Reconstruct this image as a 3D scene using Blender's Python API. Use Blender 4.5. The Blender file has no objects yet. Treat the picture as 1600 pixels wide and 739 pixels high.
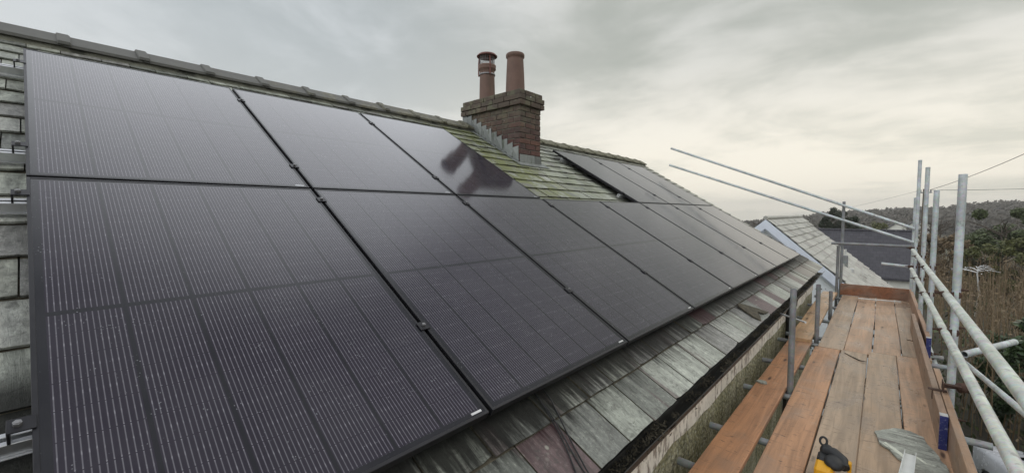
import bpy, math, random
from mathutils import Vector, Matrix, noise
R = random.Random(7)
rad = math.radians
sc = bpy.context.scene
COL = sc.collection
V = Vector

# ------------------------------------------------------------------ mesh helpers
class MB:
    """collects faces (world or local coordinates) and links them as ONE mesh object"""
    def __init__(s): s.v = []; s.f = []; s.mi = []; s.sm = []
    def add(s, vs, fs, mi=0, smooth=False):
        n = len(s.v); s.v += [tuple(p) for p in vs]
        for f in fs: s.f.append(tuple(n + i for i in f)); s.mi.append(mi); s.sm.append(smooth)
    def box(s, x0, x1, y0, y1, z0, z1, mi=0, M=None):
        vs = [V((x, y, z)) for z in (z0, z1) for y in (y0, y1) for x in (x0, x1)]
        if M: vs = [M @ p for p in vs]
        s.add(vs, [(0, 2, 3, 1), (4, 5, 7, 6), (0, 1, 5, 4), (2, 6, 7, 3), (0, 4, 6, 2), (1, 3, 7, 5)], mi)
    def cbox(s, x0, x1, y0, y1, z0, z1, c=.004, mi=0, M=None, j=0):
        """box with chamfered edges"""
        q = lambda: R.uniform(-j, j)
        P = {}
        vs = []
        def idx(p):
            vs.append(p); return len(vs) - 1
        X = (x0, x1); Y = (y0, y1); Z = (z0, z1); sg = (1, -1)
        for a in (0, 1):
            for b in (0, 1):
                for d in (0, 1):
                    jx, jy, jz = q(), q(), q()
                    bx, by, bz = X[a] + jx, Y[b] + jy, Z[d] + jz
                    P[a, b, d, 'x'] = idx(V((bx, by + sg[b] * c, bz + sg[d] * c)))
                    P[a, b, d, 'y'] = idx(V((bx + sg[a] * c, by, bz + sg[d] * c)))
                    P[a, b, d, 'z'] = idx(V((bx + sg[a] * c, by + sg[b] * c, bz)))
        F = []
        for a in (0, 1):
            F.append([P[a, 0, 0, 'x'], P[a, 1, 0, 'x'], P[a, 1, 1, 'x'], P[a, 0, 1, 'x']])
            F.append([P[0, a, 0, 'y'], P[1, a, 0, 'y'], P[1, a, 1, 'y'], P[0, a, 1, 'y']])
            F.append([P[0, 0, a, 'z'], P[1, 0, a, 'z'], P[1, 1, a, 'z'], P[0, 1, a, 'z']])
            for b in (0, 1):
                F.append([P[a, b, 0, 'x'], P[a, b, 1, 'x'], P[a, b, 1, 'y'], P[a, b, 0, 'y']])
                F.append([P[a, 0, b, 'x'], P[a, 1, b, 'x'], P[a, 1, b, 'z'], P[a, 0, b, 'z']])
                F.append([P[0, a, b, 'y'], P[1, a, b, 'y'], P[1, a, b, 'z'], P[0, a, b, 'z']])
                for d in (0, 1):
                    F.append([P[a, b, d, 'x'], P[a, b, d, 'y'], P[a, b, d, 'z']])
        cen = V(((x0 + x1) / 2, (y0 + y1) / 2, (z0 + z1) / 2)); G = []
        for f in F:
            n = (vs[f[1]] - vs[f[0]]).cross(vs[f[2]] - vs[f[1]])
            m = sum((vs[i] for i in f), V()) / len(f) - cen
            G.append(tuple(f) if n.dot(m) > 0 else tuple(reversed(f)))
        if M: vs = [M @ p for p in vs]
        s.add(vs, G, mi)
    def ring_loft(s, rings, mi=0, smooth=True, closed=True, caps=True):
        n = len(rings[0]); vs = [p for r in rings for p in r]; fs = []
        for k in range(len(rings) - 1):
            for i in range(n if closed else n - 1):
                j = (i + 1) % n
                fs.append((k * n + i, k * n + j, (k + 1) * n + j, (k + 1) * n + i))
        s.add(vs, fs, mi, smooth)
        if caps and closed:
            s.add(rings[0], [tuple(reversed(range(n)))], mi); s.add(rings[-1], [tuple(range(n))], mi)
    def path(s, pts, r, n=10, mi=0, caps=True, smooth=True):
        pts = [V(p) for p in pts]; rr = r if isinstance(r, (list, tuple)) else [r] * len(pts)
        rings = []; up = None
        for i, p in enumerate(pts):
            d = (pts[min(i + 1, len(pts) - 1)] - pts[max(i - 1, 0)]).normalized()
            if up is None: up = d.orthogonal().normalized()
            else:
                up = (up - d * up.dot(d)); up.normalize()
            w = d.cross(up)
            rings.append([p + (up * math.cos(t) + w * math.sin(t)) * rr[i] for t in [2 * math.pi * k / n for k in range(n)]])
        s.ring_loft(rings, mi, smooth, True, caps)
    def pipe(s, a, b, r=.0242, wall=.004, n=20, mi=0):
        """open scaffold tube: outer skin, end rims, dark inside"""
        a, b = V(a), V(b); d = (b - a).normalized(); u = d.orthogonal().normalized(); w = d.cross(u)
        ring = lambda c, q: [c + (u * math.cos(t) + w * math.sin(t)) * q for t in [2 * math.pi * k / n for k in range(n)]]
        dp = min(.35, (b - a).length * .4)
        s.ring_loft([ring(a, r), ring(b, r)], mi, True, True, False)
        s.ring_loft([ring(a + d * dp, r - wall), ring(a, r - wall), ring(a, r)], mi, False, True, False)
        s.ring_loft([ring(b, r), ring(b, r - wall), ring(b - d * dp, r - wall)], mi, False, True, False)
    def lathe(s, prof, n=24, c=(0, 0, 0), mi=0, caps=True):
        c = V(c)
        s.ring_loft([[c + V((r * math.cos(t), r * math.sin(t), z)) for t in [2 * math.pi * k / n for k in range(n)]] for r, z in prof], mi, True, True, caps)
    def leaf(s, p, size, mi=0, asp=.55, flat=None):
        a = V((R.gauss(0, 1), R.gauss(0, 1), R.gauss(0, 1))).normalized()
        b = a.orthogonal().normalized()
        if flat: b = (b + V((0, 0, 1)).cross(a) * flat).normalized()
        a = a * size; b = b * size * asp
        s.add([p - a, p + b, p + a, p - b], [(0, 1, 2, 3)], mi)
    def build(s, name, mats, parent=None, local=False, origin=None):
        me = bpy.data.meshes.new(name)
        mats = mats if isinstance(mats, (list, tuple)) else [mats]
        o = bpy.data.objects.new(name, me); COL.objects.link(o)
        Mw = Matrix.Identity(4)
        if parent:
            o.parent = parent
            Mw = WM[parent.name]
            if origin is not None:
                o.matrix_local = Mw.inverted() @ Matrix.Translation(V(origin)); Mw = Matrix.Translation(V(origin))
        else:
            if origin is None and not local:
                xs = [p[0] for p in s.v]; ys = [p[1] for p in s.v]; zs = [p[2] for p in s.v]
                origin = ((min(xs) + max(xs)) / 2, (min(ys) + max(ys)) / 2, min(zs))
            if origin is not None:
                o.location = V(origin); Mw = Matrix.Translation(V(origin))
        WM[o.name] = Mw
        vs = s.v
        if not local:
            inv = Mw.inverted(); vs = [tuple(inv @ V(p)) for p in s.v]
        me.from_pydata(vs, [], s.f)
        for m in mats: me.materials.append(m)
        me.polygons.foreach_set('material_index', s.mi)
        me.polygons.foreach_set('use_smooth', s.sm)
        me.update()
        return o
WM = {}
def tag(o, label=None, cat=None, group=None, kind=None):
    if label: o['label'] = label
    if cat: o['category'] = cat
    if group: o['group'] = group
    if kind: o['kind'] = kind
    return o
def thing(name, label, cat, loc=(0, 0, 0), M=None, group=None):
    o = bpy.data.objects.new(name, None); COL.objects.link(o)
    o.empty_display_size = .1
    Mw = Matrix.Translation(V(loc)) if M is None else M
    o.matrix_world = Mw; WM[o.name] = Mw
    return tag(o, label, cat, group)
def dup(o, M, label=None, group=None):
    """copy a thing with copies of its parts and their sub-parts"""
    c = o.copy(); COL.objects.link(c); c.matrix_world = M; WM[c.name] = M
    if label: c['label'] = label
    if group: c['group'] = group
    for ch in list(o.children):
        d = ch.copy(); COL.objects.link(d); d.parent = c
        for g in ch.children:
            e = g.copy(); COL.objects.link(e); e.parent = d
    return c

# ------------------------------------------------------------------ material helpers
class NT:
    def __init__(s, tree): s.t = tree; s.n = tree.nodes; s.l = tree.links
    def new(s, typ, **kw):
        n = s.n.new(typ)
        for k, v in kw.items(): setattr(n, k, v)
        return n
    def put(s, sock, v):
        if v is None: return
        if isinstance(v, bpy.types.NodeSocket): s.l.new(v, sock)
        else:
            if sock.type == 'RGBA' and not hasattr(v, '__len__'): v = (v, v, v, 1)
            elif sock.type == 'RGBA' and len(v) == 3: v = (*v, 1)
            sock.default_value = v
    def math(s, op, a, b=None, c=None, clamp=False):
        n = s.new('ShaderNodeMath', operation=op, use_clamp=clamp); s.put(n.inputs[0], a); s.put(n.inputs[1], b); s.put(n.inputs[2], c)
        return n.outputs[0]
    def vmath(s, op, a, b=None):
        n = s.new('ShaderNodeVectorMath', operation=op); s.put(n.inputs[0], a)
        if b is not None: s.put(n.inputs[1], b)
        return n.outputs['Value'] if op in ('DOT_PRODUCT', 'LENGTH') else n.outputs[0]
    def mix(s, f, a, b, blend='MIX'):
        n = s.new('ShaderNodeMix', data_type='RGBA', blend_type=blend); n.clamp_factor = True
        s.put(n.inputs[0], f); s.put(n.inputs[6], a); s.put(n.inputs[7], b); return n.outputs[2]
    def ramp(s, f, stops, interp='LINEAR'):
        n = s.new('ShaderNodeValToRGB'); e = n.color_ramp.elements; n.color_ramp.interpolation = interp
        while len(e) < len(stops): e.new(.5)
        for x, (p, c) in zip(e, stops):
            x.position = p; x.color = (c, c, c, 1) if not hasattr(c, '__len__') else (*c, 1)
        s.put(n.inputs[0], f); return n.outputs[0]
    def step(s, f, lo, hi):
        n = s.new('ShaderNodeMapRange', interpolation_type='SMOOTHSTEP'); s.put(n.inputs[0], f); n.inputs[1].default_value = lo; n.inputs[2].default_value = hi
        return n.outputs[0]
    def noise(s, vec, scale, detail=4, rough=.55, dist=0):
        n = s.new('ShaderNodeTexNoise'); s.put(n.inputs['Vector'], vec); n.inputs['Scale'].default_value = scale
        n.inputs['Detail'].default_value = detail; n.inputs['Roughness'].default_value = rough; n.inputs['Distortion'].default_value = dist
        return n.outputs[0]
    def voro(s, vec, scale, feature='F1', out='Distance'):
        n = s.new('ShaderNodeTexVoronoi', feature=feature); s.put(n.inputs['Vector'], vec); n.inputs['Scale'].default_value = scale
        return n.outputs[out]
    def map(s, vec, scale=(1, 1, 1), loc=(0, 0, 0)):
        n = s.new('ShaderNodeMapping'); s.put(n.inputs[0], vec); n.inputs['Scale'].default_value = scale; n.inputs['Location'].default_value = loc
        return n.outputs[0]
    def coord(s, k='Object'): return s.new('ShaderNodeTexCoord').outputs[k]
    def orand(s): return s.new('ShaderNodeObjectInfo').outputs['Random']
    def irand(s): return s.new('ShaderNodeNewGeometry').outputs['Random Per Island']
    def pos(s): return s.new('ShaderNodeNewGeometry').outputs['Position']
    def off(s, vec, rnd, k=37.):
        c = s.new('ShaderNodeCombineXYZ'); m = s.math('MULTIPLY', rnd, k)
        for i in range(3): s.put(c.inputs[i], m)
        return s.vmath('ADD', vec, c.outputs[0])
    def sep(s, v):
        n = s.new('ShaderNodeSeparateXYZ'); s.put(n.inputs[0], v); return n.outputs
    def bump(s, h, strength=.3, dist=.01, normal=None):
        n = s.new('ShaderNodeBump'); s.put(n.inputs['Height'], h); n.inputs['Strength'].default_value = strength; n.inputs['Distance'].default_value = dist
        if normal is not None: s.put(n.inputs['Normal'], normal)
        return n.outputs[0]
def mat(name, fn):
    m = bpy.data.materials.new(name); m.use_nodes = True
    t = NT(m.node_tree); b = m.node_tree.nodes['Principled BSDF']
    out = fn(t)
    for k, v in out.items(): t.put(b.inputs[k], v)
    return m
def plain(name, col, rough=.6, metal=0, var=.15, scale=8, bump=0, spec=.5):
    def f(t):
        c = t.off(t.coord(), t.orand()); n = t.noise(c, scale, 5, .6)
        k = t.ramp(n, [(.3, 1 - var), (.7, 1 + var)])
        d = {'Base Color': t.mix(1, col, k, 'MULTIPLY'), 'Roughness': t.math('MULTIPLY_ADD', n, .25, rough - .12), 'Metallic': metal, 'Specular IOR Level': spec}
        if bump: d['Normal'] = t.bump(t.noise(c, scale * 8, 3), bump, .004)
        return d
    return mat(name, f)

def m_slate(t, moss=True, pale=0.):
    c0 = t.coord(); r = t.irand(); c = t.off(c0, r)
    base = t.ramp(r, [(0, (.16, .172, .15)), (.14, (.29, .31, .265)), (.27, (.35, .37, .32)), (.42, (.215, .215, .2)), (.56, (.33, .345, .295)), (.7, (.37, .38, .34)), (.84, (.18, .19, .17)), (.93, (.27, .28, .235))], 'CONSTANT')
    zz = t.sep(t.pos())[2]; lowz = t.math('MULTIPLY', t.math('LESS_THAN', zz, -.45), t.math('GREATER_THAN', t.sep(t.pos())[1], .6)); pur = t.math('MULTIPLY', t.math('GREATER_THAN', t.math('FRACT', t.math('MULTIPLY', r, 7.31)), .82), lowz)
    base = t.mix(pur, base, (.115, .078, .078))
    st = t.map(c, (3.2, 17, 3.2)); n1 = t.math('ADD', t.math('MULTIPLY', t.noise(st, 1.3, 8, .74, .9), .58), t.math('MULTIPLY', t.noise(c, 15, 8, .78, .7), .42))
    band = t.noise(t.map(c, (.8, 6.5, .8)), 1, 3, .5, .3)      # purple cleavage bands run up the slope
    pb = t.math('MULTIPLY', t.math('MULTIPLY', t.step(band, .62, .65), lowz), .7)
    col = t.mix(pb, base, (.12, .08, .08))
    col = t.mix(1, col, t.ramp(n1, [(.33, .22), (.44, .72), (.53, 1.1), (.66, 2.0)]), 'MULTIPLY')
    sp = t.noise(c, 55, 6, .75); col = t.mix(t.math('MULTIPLY', t.step(sp, .53, .66), .5), col, t.mix(pur, (.44, .46, .39), (.24, .20, .19)))
    fl = t.noise(t.map(c, (3, 3, 3)), 9, 5, .7, 1.0); col = t.mix(t.math('MULTIPLY', t.step(fl, .52, .64), .5), col, (.06, .06, .052))
    lich = t.voro(c0, 16); lm = t.math('MULTIPLY', t.math('SUBTRACT', 1, t.step(lich, .10, .22)), t.step(t.noise(c0, 2.3), .5, .66))
    col = t.mix(t.math('MULTIPLY', lm, .6), col, (.48, .5, .41))
    if moss:
        x, y, z = t.sep(t.pos())[:3]
        a = t.math('MULTIPLY', t.math('MULTIPLY', t.step(y, 3.0, 3.6), t.math('SUBTRACT', 1, t.step(y, 5.0, 6.6))), t.step(t.math('MULTIPLY', x, -1), 2.4, 3.1))
        mn = t.noise(c0, 7, 6, .7)
        near = t.math('MULTIPLY', a, t.math('SUBTRACT', 1, t.step(y, 4.3, 4.75)))
        col = t.mix(t.math('MULTIPLY', near, t.step(mn, .40, .56)), col, t.mix(t.step(t.noise(c0, 30, 4), .4, .6), (.06, .07, .014), (.17, .18, .04)))
        col = t.mix(t.math('MULTIPLY', t.math('MULTIPLY', a, .5), t.step(mn, .36, .6)), col, (.28, .31, .17))
        far = t.step(y, 6.0, 9.0)                                # paler towards the far verge
        col = t.mix(t.math('MULTIPLY', far, .6), col, (.40, .39, .32))
        # streaky black band below the lower panels, fading down the slope
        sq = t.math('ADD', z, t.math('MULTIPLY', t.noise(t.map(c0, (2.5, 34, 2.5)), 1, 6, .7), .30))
        streaks = t.math('MULTIPLY', t.step(sq, -.825, -.705), t.math('SUBTRACT', 1, t.step(z, -.5, -.4)))
        col = t.mix(t.math('MULTIPLY', streaks, .93), col, t.mix(pur, (.013, .013, .012), (.03, .012, .014)))
    if pale: col = t.mix(pale, col, (.56, .55, .50))
    h = t.math('ADD', t.math('MULTIPLY', n1, .7), t.math('MULTIPLY', sp, .3))
    return {'Base Color': col, 'Roughness': t.ramp(n1, [(.3, .34), (.7, .62)]), 'Normal': t.bump(h, .8, .014), 'Specular IOR Level': t.math('MULTIPLY_ADD', streaks, -.42, .55) if moss else .5}

def m_glass(t):
    c0 = t.coord(); x, y = t.sep(c0)[:2]; rnd = t.orand()
    PX = .1805; LP = .0132
    u = t.math('SUBTRACT', x, .0255); cell = t.math('FRACT', t.math('DIVIDE', u, PX))
    q = t.math('DIVIDE', t.math('SUBTRACT', t.math('MULTIPLY', cell, PX), .0112), LP)
    ln = t.math('ABSOLUTE', t.math('SUBTRACT', t.math('FRACT', t.math('ADD', q, .5)), .5))
    line = t.math('SUBTRACT', 1, t.step(ln, .06, .13))
    ok = t.math('MULTIPLY', t.math('GREATER_THAN', q, -.4), t.math('LESS_THAN', q, 12.4))
    ok = t.math('MULTIPLY', ok, t.math('MULTIPLY', t.math('GREATER_THAN', u, 0), t.math('LESS_THAN', u, PX * 6)))
    mid = t.math('GREATER_THAN', t.math('ABSOLUTE', t.math('SUBTRACT', y, .8925)), .010)
    edge = t.math('MULTIPLY', t.math('GREATER_THAN', y, .03), t.math('LESS_THAN', y, 1.755))
    HC = .0955; hv = t.math('FRACT', t.math('DIVIDE', t.math('SUBTRACT', y, .8925), HC))
    hd = t.math('ABSOLUTE', t.math('SUBTRACT', hv, .5))          # .5 on the half cell joint
    jn = t.math('SUBTRACT', 1, t.step(hd, .474, .49))
    line = t.math('MULTIPLY', t.math('MULTIPLY', line, ok), t.math('MULTIPLY', mid, t.math('MULTIPLY', edge, jn)))
    pad = t.step(t.math('ABSOLUTE', t.math('SUBTRACT', t.math('FRACT', t.math('MULTIPLY', hv, 2)), .5)), .30, .46)
    pn = t.noise(t.map(t.off(c0, rnd), (70, 26, 1)), 1, 3, .7)
    bright = t.math('ADD', .52, t.math('MULTIPLY', t.math('MULTIPLY', pad, t.step(pn, .40, .62)), .55))
    cell_ok = t.math('MULTIPLY', t.math('MULTIPLY', ok, mid), edge)
    base = t.mix(cell_ok, (.0055, .0055, .008), t.mix(t.noise(t.off(c0, rnd), 3, 2), (.011, .008, .0155), (.016, .0115, .022)))
    base = t.mix(t.math('MULTIPLY', line, bright), base, (.22, .215, .24))
    c = t.off(c0, rnd)
    fl = t.noise(t.map(c, (30, 90, 1)), 1, 6, .8); patch = t.noise(c, 2.4, 4, .6)
    fm = t.math('MULTIPLY', t.step(fl, .655, .70), t.step(patch, .42, .6))
    dr = t.voro(c, 95); dm = t.math('MULTIPLY', t.math('SUBTRACT', 1, t.step(dr, .12, .2)), t.step(t.noise(c, 11, 3), .56, .66))
    base = t.mix(t.math('MULTIPLY', t.math('ADD', fm, dm, clamp=True), .5), base, (.36, .38, .4))
    film = t.noise(c, 1.5, 5, .65, .8); base = t.mix(t.math('MULTIPLY', t.step(film, .42, .75), .02), base, (.5, .5, .5))
    ro = t.math('ADD', t.ramp(film, [(.3, .075), (.7, .135)]), t.math('MULTIPLY', t.math('ADD', fm, dm, clamp=True), .3))
    h = t.noise(c, 130, 2, .6)
    return {'Base Color': base, 'Roughness': ro, 'Specular IOR Level': .5, 'IOR': 1.52, 'Normal': t.bump(h, .03, .002), 'Sheen Weight': t.math('MULTIPLY_ADD', film, .03, .0), 'Sheen Roughness': .45, 'Sheen Tint': (.9, .92, 1)}

def wood(tint, dark=1.0, wet=.42):
    def f(t):
        rnd = t.orand(); c0 = t.coord(); c = t.off(c0, rnd, 61.)
        g = t.noise(t.map(c, (14, .9, 14)), 1, 6, .62, 1.2); g2 = t.noise(t.map(c, (80, 2.2, 80)), 1, 4, .6, .5)
        blot = t.noise(t.map(c, (1.6, 1.1, 1.6)), 1.4, 5, .6, .5)
        a = V(tint); col = t.mix(t.step(g, .32, .68), a * .72, a * 1.12)
        col = t.mix(t.math('MULTIPLY', t.step(g2, .5, .75), .5), col, a * .42)
        hue = t.ramp(rnd, [(0, (1.08, .95, .88)), (.3, (.84, .89, .93)), (.55, (1.16, 1.04, .86)), (.8, (.78, .80, .82)), (1, (1.12, .93, .82))])
        col = t.mix(1, col, hue, 'MULTIPLY')
        col = t.mix(t.math('MULTIPLY', t.step(blot, .47, .72), .55), col, (.24, .19, .15))
        kn = t.voro(t.map(c, (7, 1.7, 7)), 1); km = t.math('SUBTRACT', 1, t.step(kn, .05, .13))
        col = t.mix(t.math('MULTIPLY', km, .85), col, (.04, .02, .011))
        sc_ = t.noise(t.map(c, (9, 38, 9)), 1, 3, .5, 1.5); col = t.mix(t.math('MULTIPLY', t.step(sc_, .61, .70), .6), col, (.045, .03, .022))
        pale = t.noise(t.map(c, (6, 16, 6)), 1.2, 6, .75, .6); col = t.mix(t.math('MULTIPLY', t.step(pale, .58, .74), .4), col, (.50, .46, .40))
        chip = t.noise(t.map(c, (34, 60, 34)), 1, 4, .7); col = t.mix(t.math('MULTIPLY', t.step(chip, .68, .73), .8), col, (.03, .02, .015))
        col = t.mix(1, col, (dark, dark, dark, 1), 'MULTIPLY')
        h = t.math('ADD', t.math('MULTIPLY', g2, .6), t.math('MULTIPLY', g, .5)); h = t.math('SUBTRACT', h, t.math('MULTIPLY', km, .3))
        return {'Base Color': col, 'Roughness': t.ramp(blot, [(.3, wet + .22), (.62, wet - .06)]), 'Normal': t.bump(h, .3, .004), 'Specular IOR Level': .5}
    return f

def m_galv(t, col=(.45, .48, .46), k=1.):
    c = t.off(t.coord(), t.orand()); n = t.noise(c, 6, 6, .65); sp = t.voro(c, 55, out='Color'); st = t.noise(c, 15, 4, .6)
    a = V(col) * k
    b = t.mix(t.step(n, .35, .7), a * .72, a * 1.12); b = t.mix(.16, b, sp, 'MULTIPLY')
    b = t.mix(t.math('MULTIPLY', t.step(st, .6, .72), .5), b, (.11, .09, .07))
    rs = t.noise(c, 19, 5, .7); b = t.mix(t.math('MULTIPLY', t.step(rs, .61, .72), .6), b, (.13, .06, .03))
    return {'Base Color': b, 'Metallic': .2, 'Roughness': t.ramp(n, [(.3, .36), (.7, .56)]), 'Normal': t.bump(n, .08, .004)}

def m_brick(t):
    c0 = t.coord(); r = t.irand(); c = t.off(c0, r)
    b = t.ramp(r, [(0, (.135, .06, .045)), (.25, (.10, .046, .04)), (.45, (.16, .078, .055)), (.62, (.07, .042, .04)), (.8, (.125, .055, .045)), (1, (.095, .062, .055))])
    n = t.noise(c, 14, 6, .7); b = t.mix(1, b, t.ramp(n, [(.3, .45), (.7, 1.15)]), 'MULTIPLY')
    z = t.sep(t.pos())[2]
    soot = t.math('MULTIPLY', t.step(t.math('ADD', z, t.math('MULTIPLY', t.noise(c0, 3, 4), .5)), 1.2, 1.85), .85)
    b = t.mix(soot, b, t.mix(t.step(t.noise(c0, 9, 5), .45, .6), (.075, .062, .045), (.12, .12, .075)))
    wp = t.voro(c0, 5.5); b = t.mix(t.math('MULTIPLY', t.math('SUBTRACT', 1, t.step(wp, .05, .075)), .85), b, (.5, .5, .45))
    return {'Base Color': b, 'Roughness': .8, 'Normal': t.bump(t.noise(c, 60, 4, .7), .5, .006)}

def m_pot(t):
    c = t.off(t.coord(), t.orand()); n = t.noise(c, 7, 5, .65); s = t.noise(t.map(c, (16, 16, 2.5)), 1, 4, .6)
    b = t.mix(n, (.10, .058, .044), (.19, .115, .085)); b = t.mix(t.math('MULTIPLY', t.step(s, .5, .68), .65), b, (.11, .075, .055))
    return {'Base Color': b, 'Roughness': .72, 'Normal': t.bump(t.noise(c, 40, 4), .25, .004)}

def m_render(t):
    c = t.coord(); n = t.noise(c, 26, 6, .78); big = t.noise(c, 3.2, 5, .65); st = t.noise(t.map(c, (1, 9, 1.6)), 1.4, 4, .6)
    b = t.mix(t.step(big, .35, .65), (.31, .29, .15), (.55, .51, .35)); b = t.mix(t.math('MULTIPLY', t.step(st, .46, .66), .75), b, (.15, .15, .075))
    v = t.voro(c, 30); b = t.mix(t.step(v, .45, .1), b, (.50, .49, .38)); b = t.mix(t.math('MULTIPLY', t.step(n, .48, .62), .7), b, (.06, .058, .028))
    return {'Base Color': b, 'Roughness': .9, 'Normal': t.bump(t.math('ADD', n, v), 1.0, .02)}
def m_flaking(t):
    c = t.coord(); n = t.noise(t.map(c, (2, 7, 2.5)), 1.6, 6, .7); f = t.noise(t.map(c, (4, 20, 5)), 1, 5, .7)
    b = t.mix(t.step(n, .35, .6), (.66, .63, .54), (.80, .77, .68)); b = t.mix(t.math('MULTIPLY', t.step(f, .52, .62), .8), b, (.13, .085, .06))
    b = t.mix(t.math('MULTIPLY', t.step(t.noise(c, 14, 4), .56, .66), .6), b, (.2, .17, .11))
    return {'Base Color': b, 'Roughness': .75, 'Normal': t.bump(f, .5, .006)}
def m_ridge(t):
    c = t.off(t.coord(), t.orand()); y = t.sep(t.pos())[1]; n = t.noise(c, 11, 6, .7); m2 = t.noise(c, 5, 5, .65)
    b = t.mix(n, (.075, .076, .07), (.13, .13, .115))
    mm = t.math('MULTIPLY', t.step(t.math('ADD', t.math('MULTIPLY', y, .09), m2), .62, .95), .85)
    b = t.mix(mm, b, t.mix(t.step(t.noise(c, 25, 4), .4, .6), (.10, .095, .05), (.21, .2, .135)))
    return {'Base Color': b, 'Roughness': .7, 'Normal': t.bump(n, .4, .012)}
def m_mortar(t):
    c = t.coord(); n = t.noise(c, 18, 6, .7); g = t.noise(c, 6, 4)
    b = t.mix(n, (.10, .1, .075), (.27, .27, .22)); b = t.mix(t.math('MULTIPLY', t.step(g, .5, .65), .8), b, (.028, .03, .024))
    return {'Base Color': b, 'Roughness': .9, 'Normal': t.bump(n, .8, .02)}
def m_lead(t):
    c = t.off(t.coord(), t.irand()); n = t.noise(c, 9, 6, .7); s = t.noise(t.map(c, (22, 22, 4)), 1, 4)
    b = t.mix(n, (.13, .145, .13), (.40, .42, .41)); b = t.mix(1, b, t.ramp(t.irand(), [(0, .5), (.5, 1.0), (1, .8)]), 'MULTIPLY'); b = t.mix(t.math('MULTIPLY', t.step(s, .54, .68), .8), b, (.07, .085, .055))
    return {'Base Color': b, 'Roughness': .5, 'Metallic': .2, 'Normal': t.bump(n, .3, .01)}
def foliage(c1, c2, sp=.35, rough=.6):
    def f(t):
        r = t.irand(); n = t.noise(t.coord(), .9, 3)
        return {'Base Color': t.mix(t.math('ADD', t.math('MULTIPLY', r, .7), t.math('MULTIPLY', n, .4)), c1, c2), 'Roughness': rough, 'Specular IOR Level': sp}
    return f
def m_ground(t):
    p = t.pos(); n = t.noise(p, .035, 6, .6); n2 = t.noise(p, .9, 5, .7); v = t.voro(p, .012, out='Color'); r = t.sep(v)[0]
    f = t.ramp(r, [(0, (.055, .05, .032)), (.35, (.075, .085, .04)), (.6, (.05, .045, .03)), (.8, (.095, .105, .05))], 'CONSTANT')
    b = t.mix(t.step(n, .35, .65), f, (.06, .052, .034)); b = t.mix(1, b, t.ramp(n2, [(.3, .65), (.7, 1.3)]), 'MULTIPLY')
    return {'Base Color': b, 'Roughness': .9, 'Normal': t.bump(n2, .6, .1)}
def m_dark_roof(t):
    c0 = t.coord(); n = t.noise(c0, 5, 5, .65); bk = t.new('ShaderNodeTexBrick'); t.put(bk.inputs['Vector'], t.map(c0, (1, 1, 1)))
    bk.inputs['Scale'].default_value = 1; bk.inputs['Brick Width'].default_value = .3; bk.inputs['Row Height'].default_value = .25; bk.inputs['Mortar Size'].default_value = .008
    bk.inputs['Color1'].default_value = (.034, .034, .042, 1); bk.inputs['Color2'].default_value = (.052, .05, .06, 1); bk.inputs['Mortar'].default_value = (.015, .015, .017, 1)
    return {'Base Color': t.mix(t.math('MULTIPLY', t.step(n, .45, .7), .4), bk.outputs[0], (.07, .068, .075)), 'Roughness': .72, 'Normal': t.bump(bk.outputs[1], .4, -.01)}

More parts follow.
